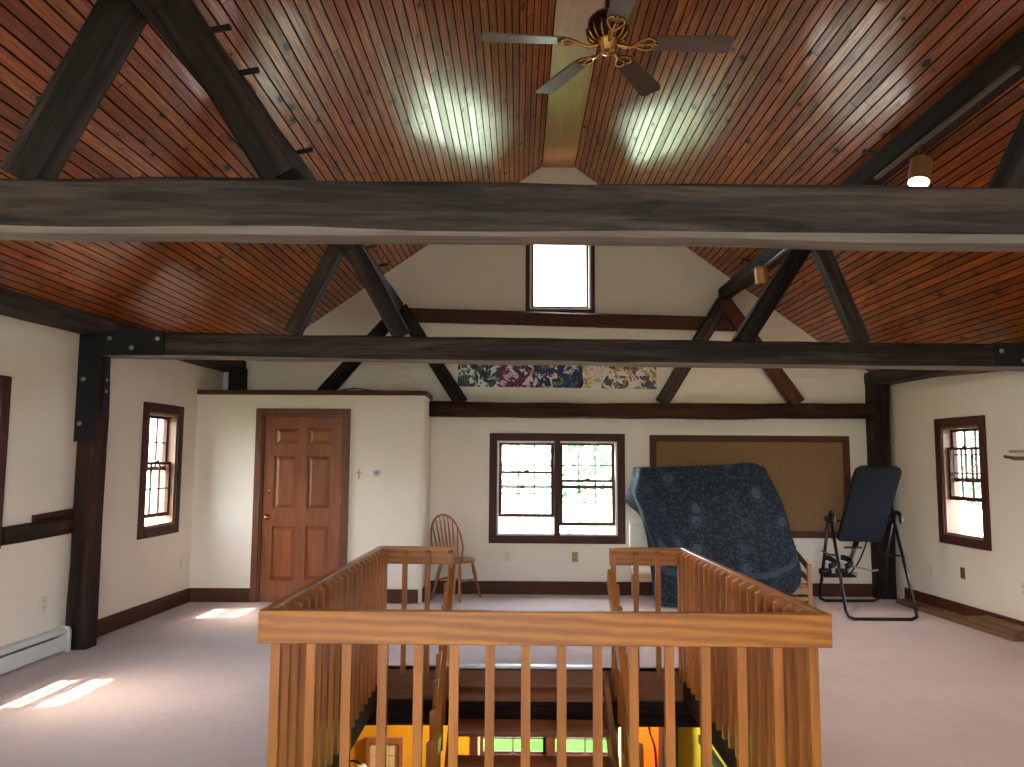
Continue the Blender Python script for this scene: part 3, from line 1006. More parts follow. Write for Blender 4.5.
# sloping stair handrails with scalloped balusters on their outer sides
def handrail(label, x, side, dx):
    h = thing('stair_handrail', label, 'handrail', (x, 6.04, 0))
    HO = V((x, 6.04, 0))
    p0 = V((x, 6.19, 0.70))
    p1 = V((x + dx, 3.50, 0.70 - 0.66 * 2.69))
    plank('rail_board', p0 - HO, p1 - HO, 0.038, 0.135, M_OAKX, h)
    n = 14
    for i in range(n):
        f = (i + 0.7) / n
        p = p0.lerp(p1, f)
        baluster(p.x + side * 0.039, p.y, p.z + 0.06, p.z - 0.78, side, 0, h, HO)
    return h
handrail('oak stair handrail on the left side of the descending steps', -0.50, -1, 0.03)
handrail('oak stair handrail on the right side of the descending steps', 0.71, 1, -0.02)

# ------------------------------------------------------------------ level below
LZ = -2.75
struct('floor_below', bx(-4.0, 5.0, -1, 9.7, LZ - 0.1, LZ), M_BELOW)
tim('girder', 'dark girder under the floor edge seen through the open stairs', (-2.6, 6.52, -0.39), (2.8, 6.52, -0.39), 0.2, 0.24, M_DARKER, seed=60)
bm = bmesh.new()
LB = (-0.45, 1.20, -2.2, -1.45)
for c in wall_cells(-4.0, 1.36, LZ, lambda x: -0.26, [LB]):
    prism(bm, c, 'Y', YB - 0.1, YB + 0.06)
struct('wall_below_back', bm, M_YELLOW)
struct('wall_below_orange', bx(1.36, 1.80, YB - 0.1, YB + 0.06, LZ, -0.26), M_ORANGE)
struct('wall_below_olive', bx(1.80, 5.0, YB - 0.1, YB + 0.06, LZ, -0.26), M_OLIVE)
struct('wall_below_left', bx(-4.0, -3.85, -1, YB - 0.1, LZ, -0.26), M_YELLOW)
struct('wall_below_right', bx(4.85, 5.0, -1, YB - 0.1, LZ, -0.26), M_BELOW)
struct('wall_below_rear', bx(-4.0, 5.0, -1.1, -1.0, LZ, -0.26), M_BELOW)
window('window_9', Matrix.Translation((LB[0], YB - 0.1, LB[2])), LB[1] - LB[0], LB[3] - LB[2], units=2, cols=2, rows=2, raises=(0, 0), casing=0.07)
tim('lower_post', 'dark timber post downstairs between the orange and olive walls', (1.72, YB - 0.2, LZ), (1.72, YB - 0.2, -0.26), 0.19, 0.18, M_DARKER, seed=61, cat='post', up=(0, 1, 0))
b = tb(catmull([(1.50, YB - 0.115, -1.2), (1.52, YB - 0.12, -1.5), (1.58, YB - 0.12, -1.7), (1.60, YB - 0.12, -2.1)], 8), 0.008, 8)
tag(obj('cable', b, M_BLACKTUBE, None, smooth=True), 'thin black cable hanging down the orange wall downstairs', 'cable')
# tiled panel, lamp and green board glimpsed downstairs
g = thing('tile_panel', 'brown framed panel of cream tiles downstairs behind the left balusters', 'panel', (-1.52, YB - 0.1, LZ))
b = bmesh.new()
box(b, -0.21, -0.17, -0.05, 0, 0.2, 1.14)
box(b, 0.17, 0.21, -0.05, 0, 0.2, 1.14)
box(b, -0.17, 0.17, -0.05, 0, 1.08, 1.14)
box(b, -0.17, 0.17, -0.05, 0, 0.2, 0.28)
obj('panel_frame', b, plain('rosy_wood_frame', rgb(158, 106, 80), 0.5), g)
for i in range(3):
    for j in range(6):
        obj('tile', bx(-0.166 + i * 0.111, -0.166 + i * 0.111 + 0.105, -0.03, 0, 0.285 + j * 0.132, 0.285 + j * 0.132 + 0.126, 0.003), M_TILE, g)
g = thing('desk_lamp', 'white shaded black gooseneck lamp downstairs by the mustard wall', 'lamp', (-1.95, YB - 0.7, LZ))
b = bmesh.new()
lathe(b, [(0.14, 0), (0.14, 0.015), (0.02, 0.03)], 20)
obj('lamp_base', b, M_BLACKTUBE, g)
obj('lamp_arm', tb(catmull([(0, 0, 0.02), (-0.04, 0, 0.6), (0.0, 0, 0.98), (0.16, 0, 1.09), (0.27, 0, 1.06)], 8), 0.012, 8), M_BLACKTUBE, g, smooth=True)
b = bmesh.new()
lathe(b, [(0.16, -0.14), (0.05, 0.02), (0.02, 0.03), (0.02, 0.025), (0.045, 0.012), (0.15, -0.14)], 24, Matrix.Translation((0.27, 0, 1.03)))
obj('lamp_shade', b, M_WHITE, g, smooth=True)
o = plank('green_board', (1.25, 5.55, -0.29), (1.25, 3.42, -0.29), 0.035, 0.055, M_GREEN)
tag(o, 'green painted board along the underside of the right stairwell edge', 'board')

# ------------------------------------------------------------------ ceiling fan
FX, FY, FZ = 0.465, 4.0, 3.81
f = thing('ceiling_fan', 'brass and walnut ceiling fan with long blades hanging from the ridge', 'ceiling fan', (FX, FY, FZ))
b = bmesh.new()
lathe(b, [(0.075, 5.215 - FZ), (0.07, 5.17 - FZ), (0.03, 5.13 - FZ)], 20)
obj('canopy', b, M_BRONZE, f, smooth=True)
obj('downrod', tb([(0, 0, 0.16), (0, 0, 5.15 - FZ)], 0.013, 12), M_BRONZE, f, smooth=True)
b = bmesh.new()
lathe(b, [(0.03, 0.17), (0.08, 0.15), (0.105, 0.12), (0.108, 0.06), (0.095, 0.03), (0.06, 0.015)], 32)
obj('motor_housing', b, M_BRONZE, f, smooth=True)
for k in range(16):
    a = 2 * pi * k / 16
    pts = [(cos(a) * r, sin(a) * r, z) for r, z in ((0.062, 0.0), (0.088, 0.014), (0.108, 0.04), (0.113, 0.075))]
    obj('rib', tb(pts, 0.006, 6), M_BRASS, f, smooth=True)
b = bmesh.new()
lathe(b, [(0.07, 0.02), (0.072, -0.004), (0.05, -0.02), (0.045, -0.05), (0.03, -0.06), (0.01, -0.064)], 28)
obj('switch_cap', b, M_BRASS, f, smooth=True)
def blade_mesh():
    b = bmesh.new()
    n = 14
    up, lo = [], []
    for i in range(n + 1):
        x = 0.2 + 0.47 * i / n
        t_ = i / n
        w = 0.052 + 0.016 * t_
        if t_ > 0.93:
            w -= (t_ - 0.93) * 0.25
        if t_ < 0.06:
            w -= (0.06 - t_) * 0.3
        up.append((x, w)); lo.append((x, -w))
    prism(b, up + lo[::-1], 'Z', 0.0, 0.007)
    return b
def iron_mesh():
    b = bmesh.new()
    tube(b, catmull([(0.05, 0, -0.012), (0.10, 0, -0.026), (0.15, 0.0, -0.012), (0.2, 0, -0.006)], 6), 0.010, 8)
    for s in (-1, 1):
        tube(b, catmull([(0.14, 0, -0.014), (0.18, s * 0.03, -0.008), (0.22, s * 0.044, -0.005), (0.25, s * 0.026, -0.005), (0.235, s * 0.006, -0.006)], 6), 0.008, 8)
    tube(b, catmull([(0.2, 0, -0.006), (0.27, 0, -0.005)], 4), 0.008, 8)
    return b
tmpb, tmpi = None, None
for ang in (2, 60, 119, 184, 275):
    Mx = Matrix.Rotation(radians(ang), 4, 'Z') @ Matrix.Rotation(radians(-11), 4, 'X')
    if tmpb is None:
        tmpb = obj('blade', blade_mesh(), M_FANBLADE, f, matrix=Mx)
        tmpi = obj('blade_iron', iron_mesh(), M_BRASS, tmpb, smooth=True)
    else:
        nb = tmpb.copy(); COL.objects.link(nb); nb.parent = f; nb.matrix_basis = Mx
        ni = tmpi.copy(); COL.objects.link(ni); ni.parent = nb

# ------------------------------------------------------------------ track spotlights
def track(name, label, y0, y1):
    z = lambda y: 3.66 - 0.04 * (y + 3.1) / 12.6 - 0.088
    o = plank(name, (2.47, y0, z(y0)), (2.47, y1, z(y1)), 0.034, 0.02, M_TRACK)
    return tag(o, label, 'light track')
track('light_track', 'slim metal light track under the right purlin nearest the viewer', 3.75, 5.3)
track('light_track', 'slim metal light track under the right purlin near the back', 6.3, 8.0)
def spot(label, loc, tilt_x, tilt_y):
    s = thing('spotlight', label, 'spotlight', loc)
    R = Matrix.Rotation(tilt_x, 4, 'X') @ Matrix.Rotation(tilt_y, 4, 'Y')
    b = bmesh.new()
    lathe(b, [(0.012, 0.085), (0.05, 0.08), (0.062, 0.07), (0.062, -0.085), (0.058, -0.085), (0.056, -0.05), (0.012, 0.06)], 28, R)
    obj('lamp_can', b, M_BRASSCAN, s, smooth=False)
    b = bmesh.new()
    lathe(b, [(0.01, -0.06), (0.055, -0.064), (0.055, -0.058), (0.01, -0.05)], 24, R)
    obj('bulb', b, M_LAMP, s)
    top = R @ V((0, 0, 0.08))
    obj('swivel_arm', tb([top, top + V((0, 0.02, 0.05)), (0.03, 0.03, 0.135 if loc[1] > 6 else 0.185)], 0.009, 8), M_BRASS, s)
    return s
M_BRASSCAN = plain('brushed_brass_can', rgb(184, 140, 96), 0.35, 0.7)
spot('lit brass can spotlight on the right purlin just above the nearest tie beam', (2.44, 4.66, 3.36), radians(-12), radians(14))
spot('brass can spotlight further back on the right purlin between two struts', (2.41, 7.7, 3.44), radians(14), radians(-10))
for (loc, tgt) in (((2.44, 4.66, 3.34), (2.2, 4.9, 0)), ((2.41, 7.7, 3.41), (2.6, 7.2, 0))):
    l = bpy.data.lights.new('spotlight_beam', 'SPOT')
    l.energy = 6
    l.color = (1.0, 0.76, 0.5)
    l.spot_size = radians(80)
    l.spot_blend = 0.6
    l.shadow_soft_size = 0.04
    o = bpy.data.objects.new('spotlight_beam', l)
    COL.objects.link(o)
    o.location = V(loc) - V((0, 0, 0.06))
    o.rotation_euler = (V(tgt) - V(loc)).to_track_quat('-Z', 'Y').to_euler()

# ------------------------------------------------------------------ back wall furnishings
g = thing('bulletin_board', 'large framed cork bulletin board on the back wall behind the draped bench', 'bulletin board', (1.58, YB, 0.68))
w_, h_ = 2.39, 1.21
obj('cork', bx(0.06, w_ - 0.06, -0.018, -0.001, 0.06, h_ - 0.06), M_CORK, g)
b = bmesh.new()
box(b, 0, 0.075, -0.035, -0.001, 0, h_, 0.004)
box(b, w_ - 0.075, w_, -0.035, -0.001, 0, h_, 0.004)
box(b, 0.075, w_ - 0.075, -0.035, -0.001, h_ - 0.075, h_, 0.004)
box(b, 0.075, w_ - 0.075, -0.035, -0.001, 0, 0.075, 0.004)
obj('board_frame', b, M_TRIM, g)
g = thing('painting', 'long narrow unframed abstract painting in many colours on the gable wall', 'painting', (-0.74, YB, 2.60))
b = bmesh.new()
prism(b, [(0, -0.135), (2.41, -0.155), (2.41, 0.165), (0, 0.185)], 'Y', -0.02, -0.001)
obj('canvas', b, M_ART, g)
def outlet(label, M, mat, kind='outlet', h=0.115, w=0.072):
    e = bpy.data.objects.new(kind + ('_plate' if kind == 'outlet' else ''), None)
    COL.objects.link(e)
    e.matrix_basis = M
    tag(e, label, kind)
    obj('cover_plate', bx(-w / 2, w / 2, -0.007, 0, -h / 2, h / 2, 0.003), mat, e)
    if kind == 'outlet':
        for z in (-0.026, 0.026):
            b = bx(-0.017, 0.017, -0.010, -0.007, z - 0.014, z + 0.014, 0.002)
            r_ = obj('receptacle', b, mat, e)
            b = bmesh.new()
            box(b, -0.008, -0.005, -0.0108, -0.0099, z - 0.004, z + 0.006)
            box(b, 0.005, 0.008, -0.0108, -0.0099, z - 0.004, z + 0.006)
            obj('slots', b, M_IRON, r_)
    return e
MB = lambda x, z: Matrix.Translation((x, YB, z))
ML = lambda y, z: ML_ @ Matrix.Translation((l_a(y), 0, z))
MRr = lambda y, z: MR @ Matrix.Translation((r_a(y), 0, z))
outlet('ivory outlet on the back wall below the left half of the double window', MB(-0.128, 0.44), M_IVORY)
outlet('brass outlet on the back wall below the right half of the double window', MB(0.68, 0.435), M_OUTLETB)
outlet('ivory outlet on the left wall above the baseboard heater', ML(6.36, 0.42), M_IVORY)
outlet('small ivory outlet on the left wall near the closet corner', ML(8.62, 0.435), M_IVORY)
outlet('pale outlet on the right wall close to the back corner post', MRr(8.75, 0.42), M_IVORY)
outlet('brass outlet on the right wall below the window', MRr(8.2, 0.46), M_OUTLETB)
outlet('ivory outlet on the right wall above the stacked planks', MRr(7.33, 0.44), M_IVORY)
g = thing('thermostat', 'round white thermostat on the closet wall right of the door', 'thermostat', (-1.584, BY, 1.427))
b = bmesh.new()
lathe(b, [(0.046, 0), (0.046, 0.02), (0.04, 0.026)], 24, RX)
obj('dial_ring', b, M_WHITE, g)
b = bmesh.new()
lathe(b, [(0.026, 0.026), (0.026, 0.036), (0.02, 0.04)], 24, RX)
obj('dial', b, M_BOLT, g)
b = bmesh.new()
box(b, -0.008, 0.008, -0.012, 0, -0.05, 0.06)
box(b, -0.026, 0.026, -0.011, 0, 0.008, 0.024)
tag(obj('wall_cross', b, M_PALEW, None, matrix=Matrix.Translation((-1.786, BY, 1.41))), 'tiny pale wooden cross between the door and the thermostat', 'cross')
b = tb(catmull([(-2.05, BY + 0.12, BZ + 0.062), (-1.9, BY + 0.13, BZ + 0.09), (-1.7, BY + 0.14, BZ + 0.068), (-1.5, BY + 0.12, BZ + 0.062)], 8), 0.006, 8)
tag(obj('wire', b, M_IRON, None, smooth=True), 'thin loose wire lying on the closet top', 'wire')

# baseboard heater
g = thing('baseboard_heater', 'white metal baseboard heater along the left wall beside the post', 'heater', (xl(5.2), 5.2, 0), -ANL)
HL = 1.42
b = bmesh.new()
prism(b, [(0.0, 0.02), (0.075, 0.02), (0.08, 0.03), (0.08, 0.135), (0.074, 0.14), (0.072, 0.03), (0.0, 0.03)], 'Y', -3.0, HL - 0.03)
obj('front_cover', b, M_WHITE, g)
b = bmesh.new()
prism(b, [(0.0, 0.03), (0.008, 0.03), (0.008, 0.185), (0.055, 0.182), (0.075, 0.158), (0.08, 0.16), (0.06, 0.192), (0.0, 0.197)], 'Y', -3.0, HL - 0.03)
obj('back_panel', b, M_WHITE, g)
b = bmesh.new()
for k in range(200):
    y = -2.98 + k * 0.0215
    box(b, 0.012, 0.068, y, y + 0.004, 0.05, 0.13)
obj('fins', b, M_SILVER, g)['kind'] = 'stuff'
b = bmesh.new()
prism(b, [(0, 0.0), (0.086, 0.0), (0.086, 0.17), (0.066, 0.2), (0, 0.203)], 'Y', HL - 0.03, HL)
obj('end_cap', b, M_WHITE, g)

# planks on the floor along the right wall
def floor_plank(label, y0, y1, x_off, wid, z, th, skew=0.0):
    p0 = V((xr(y0) - x_off, y0, z + th / 2))
    p1 = V((xr(y1) - x_off - skew, y1, z + th / 2))
    o = plank('plank', p0, p1, wid, th, M_LUMBER)
    return tag(o, label, 'plank', 'planks stacked along the right wall')
floor_plank('longest brown plank lying on the carpet against the right wall', 7.22, 9.1, 0.115, 0.19, 0.0, 0.045)
floor_plank('short plank on top of the longest one, its dark end toward the viewer', 7.2, 7.95, 0.10, 0.15, 0.045, 0.04)
floor_plank('narrow plank topmost on the stack by the right wall', 7.17, 7.8, 0.075, 0.10, 0.085, 0.03)
b = bmesh.new()
g = thing('wall_rack', 'small wooden peg rack on the right wall nearer than the window', 'rack', (xr(6.98), 6.98, 1.65))
g.rotation_euler = (0, 0, -(pi / 2 - ANG))
obj('rack_bar', bx(-0.42, 0.45, -0.03, 0, 0.03, 0.055, 0.004), M_PALEW, g)
obj('rack_peg', tb([(-0.38, 0, -0.02), (-0.40, -0.09, -0.005)], 0.014, 10), M_GREYW, g)
obj('rack_peg', tb([(-0.1, 0, -0.02), (-0.1, -0.09, -0.005)], 0.014, 10), M_GREYW, g)
obj('rack_bar', bx(-0.4, 0.45, -0.018, 0, -0.04, -0.005, 0.004), M_GREYW, g)

# ------------------------------------------------------------------ windsor chair
def windsor():
    # local: front +x ; origin on the floor under the seat centre
    c = thing('windsor_chair', 'bow back oak spindle chair against the back wall by the closet corner', 'chair', (-0.70, 9.17, 0), radians(60))
    SZ = 0.445
    b = bmesh.new()
    ol = []
    for k in range(28):
        a = 2 * pi * k / 28
        r = 0.205 + 0.012 * cos(2 * a)
        wx = cos(a) * r * (1.0 if cos(a) > 0 else 0.92)
        wy = sin(a) * r * (1.02 + 0.08 * cos(a))
        ol.append((wx, wy))
    prism(b, ol, 'Z', SZ - 0.032, SZ)
    obj('seat', b, M_CHAIR, c)
    def turned(p0, p1, name):
        p0, p1 = V(p0), V(p1)
        n = 14
        pts = [p0.lerp(p1, i / n) for i in range(n + 1)]
        prof = [0.013, 0.015, 0.018, 0.020, 0.021, 0.020, 0.018, 0.014, 0.017, 0.014, 0.019, 0.018, 0.016, 0.014, 0.012]
        return obj(name, tb(pts, prof, 10), M_CHAIR, c, smooth=True)
    L = {}
    for sx, sy in ((1, 1), (1, -1), (-1, 1), (-1, -1)):
        top = (sx * 0.125, sy * 0.125, SZ - 0.03)
        bot = (sx * 0.20 + (0.0 if sx > 0 else -0.02), sy * 0.195, 0.0)
        L[(sx, sy)] = (V(top), V(bot))
        turned(top, bot, 'leg')
    f = 0.48
    mids = {}
    for sy in (1, -1):
        a = L[(1, sy)][0].lerp(L[(1, sy)][1], f)
        d_ = L[(-1, sy)][0].lerp(L[(-1, sy)][1], f)
        obj('stretcher', tb([a, a.lerp(d_, 0.5), d_], [0.009, 0.014, 0.009], 8), M_CHAIR, c, smooth=True)
        mids[sy] = a.lerp(d_, 0.5)
    obj('stretcher', tb([mids[1], mids[1].lerp(mids[-1], 0.5), mids[-1]], [0.008, 0.013, 0.008], 8), M_CHAIR, c, smooth=True)
    # bow
    def back_pt(y, z):
        return V((-0.155 - 0.24 * (z - SZ), y, z))
    bow = []
    H = 0.52
    for k in range(33):
        a = pi * k / 32
        y = 0.215 * cos(a)
        z = SZ + 0.17 + (H - 0.17) * sin(a) ** 0.85
        bow.append(back_pt(y, z))
    low1 = [back_pt(0.165, SZ - 0.02), back_pt(0.19, SZ + 0.08)]
    low2 = [back_pt(-0.19, SZ + 0.08), back_pt(-0.165, SZ - 0.02)]
    obj('bow', tb(low1 + bow + low2, 0.0125, 10), M_CHAIR, c, smooth=True)
    for k in range(7):
        s = (k - 3) / 3
        y0_, y1_ = s * 0.125, s * 0.172
        a = math.acos(max(-1, min(1, y1_ / 0.215)))
        z1_ = SZ + 0.17 + (H - 0.17) * sin(a) ** 0.85
        p0, p1 = back_pt(y0_, SZ - 0.01), back_pt(y1_, z1_)
        pts = [p0.lerp(p1, i / 6) for i in range(7)]
        obj('spindle', tb(pts, [0.006, 0.008, 0.0105, 0.0115, 0.010, 0.008, 0.006], 8), M_CHAIR, c, smooth=True)
    return c
windsor()

# ------------------------------------------------------------------ draped bench and blanket
g = thing('wooden_bench', 'pale wooden slatted bench showing at the right beneath the navy blanket', 'bench', (2.45, 8.95, 0))
GO = V((2.45, 8.95, 0))
xa, xb, ya, yb = 1.92, 3.20, 8.80, 9.27
def gp(name, p0, p1, a, b_, mat=M_PALEW, up=(0, 0, 1)):
    return plank(name, V(p0) - GO, V(p1) - GO, a, b_, mat, g, up)
for x in (xa, xb):
    gp('leg', (x, ya, 0), (x, ya, 0.46), 0.045, 0.045, up=(0, 1, 0))
    gp('leg', (x, yb, 0), (x, yb, 1.45 if x == xa else 0.62), 0.045, 0.045, up=(0, 1, 0))
    gp('seat_rail', (x, ya, 0.17), (x, yb, 0.17), 0.03, 0.07)
    gp('side_slat', (x, ya, 0.41), (x, yb, 0.56), 0.02, 0.07, M_GREYW)
    gp('side_slat', (x, ya, 0.28), (x, yb, 0.38), 0.02, 0.06, M_GREYW)
gp('front_rail', (xa, ya, 0.17), (xb, ya, 0.17), 0.03, 0.07)
gp('front_rail', (xa, ya, 0.09), (xb, ya, 0.09), 0.025, 0.04)
for k in range(6):
    y = ya + 0.06 + k * 0.1
    gp('seat_slat', (xa, y, 0.215), (xb, y, 0.215), 0.07, 0.02)
gp('leg', (2.55, yb, 0), (2.55, yb, 1.45), 0.045, 0.045, up=(0, 1, 0))
for k in range(6):
    z = 0.5 + k * 0.18
    gp('back_slat', (xa, yb - 0.03, z), (2.57, yb - 0.03, z), 0.02, 0.09)

def blanket():
    # ring of columns: back-left corner -> front-left -> front -> front-right -> back-right ; rows run down
    top = [(1.36, 9.34, 1.47), (1.385, 9.20, 1.475), (1.375, 9.02, 1.475), (1.41, 8.95, 1.49), (1.60, 8.945, 1.505), (1.80, 8.94, 1.515), (2.05, 8.94, 1.525), (2.34, 8.94, 1.54), (2.60, 8.945, 1.565), (2.76, 8.98, 1.53), (2.84, 9.10, 1.49), (2.86, 9.22, 1.47), (2.86, 9.34, 1.44)]
    midl = [(1.34, 9.36, 1.32), (1.33, 9.22, 1.27), (1.345, 9.02, 1.20), (1.50, 8.90, 1.12), (1.64, 8.84, 1.05), (1.82, 8.80, 1.02), (2.08, 8.78, 1.02), (2.38, 8.78, 1.03), (2.72, 8.79, 1.06), (2.92, 8.84, 1.06), (2.99, 9.0, 1.05), (3.0, 9.2, 1.05), (2.99, 9.36, 1.05)]
    low = [(1.32, 9.37, 1.24), (1.315, 9.22, 1.15), (1.42, 9.00, 0.98), (1.61, 8.83, 0.62), (1.72, 8.73, 0.55), (1.84, 8.68, 0.52), (2.10, 8.64, 0.52), (2.42, 8.62, 0.52), (2.76, 8.62, 0.54), (2.97, 8.72, 0.60), (3.06, 8.95, 0.70), (3.07, 9.2, 0.74), (3.06, 9.37, 0.76)]
    hem = [(1.31, 9.38, 1.19), (1.30, 9.22, 1.06), (1.46, 8.94, 0.78), (1.50, 8.76, 0.03), (1.62, 8.63, 0.02), (1.84, 8.57, 0.02), (2.12, 8.53, 0.02), (2.46, 8.52, 0.04), (2.78, 8.53, 0.10), (2.99, 8.60, 0.24), (3.10, 8.90, 0.50), (3.11, 9.2, 0.58), (3.10, 9.38, 0.62)]
    rings = []
    for keys in (top, midl, low, hem):
        rings.append(catmull(keys, 10))
    bm = bmesh.new()
    uvl = bm.loops.layers.uv.new('UVMap')
    rows_ = 44
    cols_ = len(rings[0])
    grid, uvs = [], {}
    # top cap rows, from the back edge forward to the rim
    arc = [0.0]
    for i in range(1, cols_):
        arc.append(arc[-1] + (rings[1][i] - rings[1][i - 1]).length)
    for r in range(rows_ + 1):
        t_ = r / rows_
        line = []
        for i in range(cols_):
            ctl = [rings[0][i], rings[1][i], rings[2][i], rings[3][i]]
            x = t_ * 3
            k = min(int(x), 2)
            u = x - k
            a = ctl[max(k - 1, 0)]; b_ = ctl[k]; c_ = ctl[k + 1]; d_ = ctl[min(k + 2, 3)]
            p = 0.5 * ((2 * b_) + (c_ - a) * u + (2 * a - 5 * b_ + 4 * c_ - d_) * u * u + (3 * b_ - a - 3 * c_ + d_) * u ** 3)
            amp = 0.004 + 0.030 * t_ ** 1.5
            w = sin(arc[i] * 15 + 1.5 * sin(arc[i] * 4.1)) * amp + 0.02 * noise.noise(V((arc[i] * 3, t_ * 3, 0.4))) * (0.3 + t_)
            # push along the outward normal in plan
            j0, j1 = max(i - 1, 0), min(i + 1, cols_ - 1)
            tg = rings[1][j1] - rings[1][j0]
            nrm = V((tg.y, -tg.x, 0)).normalized()
            p = p + nrm * w
            p.z = max(p.z, 0.012)
            v = bm.verts.new(p)
            uvs[v] = (arc[i], (1 - t_) * 1.55)
            line.append(v)
        grid.append(line)
    for r in range(rows_):
        for i in range(cols_ - 1):
            f = bm.faces.new((grid[r][i], grid[r][i + 1], grid[r + 1][i + 1], grid[r + 1][i]))
            for lp in f.loops:
                lp[uvl].uv = uvs[lp.vert]
    # top cap: strips joining the rim's left half to its right half by rows in y
    rim = grid[0]
    cen = V((2.02, 9.2, 1.52))
    inner = []
    nb = 6
    prev = rim
    for s in range(1, nb + 1):
        cur = []
        f_ = s / nb
        for i, v in enumerate(rim):
            tgt = V((v.co.x * 0.98 + 0.04, 9.34, 1.50))
            p = v.co.lerp(tgt, f_)
            p.z = v.co.z + (tgt.z - v.co.z) * f_ + 0.006 * sin(f_ * pi)
            nv = bm.verts.new(p)
            uvs[nv] = (uvs[v][0], 1.55 + (p.y - v.co.y))
            cur.append(nv)
        for i in range(cols_ - 1):
            f = bm.faces.new((prev[i], cur[i], cur[i + 1], prev[i + 1]))
            for lp in f.loops:
                lp[uvl].uv = uvs[lp.vert]
        prev = cur
    o = obj('blanket', bm, M_BLANKET, None, smooth=True)
    so = o.modifiers.new('thickness', 'SOLIDIFY')
    so.thickness = 0.006
    sb = o.modifiers.new('smooth', 'SUBSURF')
    sb.levels = sb.render_levels = 1
    return o
tag(blanket(), 'navy blue patterned blanket draped over the bench in front of the cork board', 'blanket')

# cream chair half under the blanket
g = thing('upholstered_chair', 'cream upholstered chair tucked at the left edge of the navy blanket', 'chair', (1.51, 9.02, 0))
b = bmesh.new()
prism(b, [(0.17, 0.40), (0.235, 0.40), (0.265, 0.855), (0.255, 0.875), (0.215, 0.87), (0.2, 0.84)], 'X', -0.215, 0.205)
bmesh.ops.bevel(b, geom=b.edges[:], offset=0.012, segments=2, affect='EDGES')
obj('backrest', b, M_CREAMFAB, g)
obj('seat_cushion', bx(-0.21, 0.20, -0.20, 0.19, 0.34, 0.43, 0.025), M_CREAMFAB, g)
obj('seat_frame', bx(-0.205, 0.195, -0.195, 0.205, 0.29, 0.34, 0.004), M_PALEW, g)
for sx in (-0.185, 0.175):
    for sy in (-0.175, 0.2):
        b = bmesh.new()
        tube(b, [(sx, sy, 0.3), (sx, sy + (0.03 if sy > 0 else 0), 0.0)], [0.022, 0.016], 4)
        obj('leg', b, M_PALEW, g)

# ------------------------------------------------------------------ inversion table
g = thing('inversion_table', 'black tubular inversion table with navy backboard in the back right corner', 'inversion table', (3.76, 8.72, 0))
IO = V((3.76, 8.72, 0))
def it(name, pts, r, mat=M_BLACKTUBE, parent=g, seg=10):
    return obj(name, tb([V(p) - IO for p in pts], r, seg), mat, parent, smooth=True)
xlf, xrr = 3.34, 4.13
r_ = 0.017
zt_ = 0.98
# front U frame and rear U frame
def uframe(yf, ytop, xl_, xr_, xtl, xtr, name):
    c = 0.07
    pts = [(xtl, ytop, zt_)]
    pts += [V((xl_, yf, 0)).lerp(V((xtl, ytop, zt_)), 0.09)]
    pts += [(xl_ + 0.015, yf, r_ + 0.022), (xl_ + c, yf, r_)]
    pts += [(xr_ - c, yf, r_), (xr_ - 0.015, yf, r_ + 0.022)]
    pts += [V((xr_, yf, 0)).lerp(V((xtr, ytop, zt_)), 0.09)]
    pts += [(xtr, ytop, zt_)]
    return it(name, pts, r_)
uframe(8.09, 8.58, xlf - 0.03, 4.02, 3.37, 4.04, 'front_frame')
uframe(9.12, 8.62, 3.42, 4.10, 3.36, 4.05, 'rear_frame')
for x in (3.37, 4.035):
    it('spreader_bar', [(x, 8.46, 0.60), (x, 8.66, 0.585), (x, 8.86, 0.60)], 0.009)
for x, s in ((3.36, -1), (4.05, 1)):
    it('handlebar', catmull([(x, 8.60, 0.93), (x, 8.57, 1.03), (x + s * 0.005, 8.52, 1.05), (x + s * 0.01, 8.47, 1.02), (x + s * 0.012, 8.45, 0.94)], 6), 0.021)
    it('pivot_bracket', [(x - s * 0.05, 8.64, 0.97), (x + s * 0.03, 8.64, 0.97)], 0.032)
# tilting bed: local axis from foot end to head end
foot, head = V((3.71, 8.70, 0.74)), V((3.77, 8.22, 1.53))
dirv = (head - foot).normalized()
acr = V((1, 0, 0))
nv = dirv.cross(acr).normalized()
MB_ = Matrix((acr, dirv, acr.cross(dirv))).transposed().to_4x4()
MB_.translation = foot - IO
BL = (head - foot).length
b = bmesh.new()
ol = []
hw = 0.235
for (cx, cy, a0) in ((hw - 0.07, BL - 0.07, 0), (-hw + 0.07, BL - 0.07, 90), (-hw + 0.05, 0.05, 180), (hw - 0.05, 0.05, 270)):
    rr = 0.07 if cy > 0.3 else 0.05
    for k in range(6):
        a = radians(a0 + 18 * k)
        ol.append((cx + rr * cos(a), cy + rr * sin(a)))
prism(b, ol, 'Z', -0.02, 0.035)
bed = obj('backboard', b, M_NAVYFAB, g, matrix=MB_)
b = bmesh.new()
pts = [V((p[0] * 1.02, (p[1] - BL / 2) * 1.01 + BL / 2, 0.008)) for p in ol]
tube(b, pts, 0.014, 8, closed=True)
obj('edge_tube', b, M_BLACKTUBE, bed, smooth=True)
def bedpt(u, v, w=0.0):
    return foot + acr * u + dirv * v + acr.cross(dirv) * w
it('cross_bar', [(3.38, 8.64, 0.965), bedpt(-0.2, 0.22, -0.03), bedpt(0.2, 0.22, -0.03), (4.05, 8.64, 0.965)], 0.014)
it('main_shaft', [bedpt(0, 0.35, -0.03), bedpt(0, -0.42, -0.03)], 0.022, M_SILVER)
it('shaft_sleeve', [bedpt(0, 0.1, -0.03), bedpt(0, -0.12, -0.03)], 0.03)
it('t_handle', [bedpt(-0.14, -0.09, 0.02), bedpt(0.05, -0.09, 0.02)], 0.010)
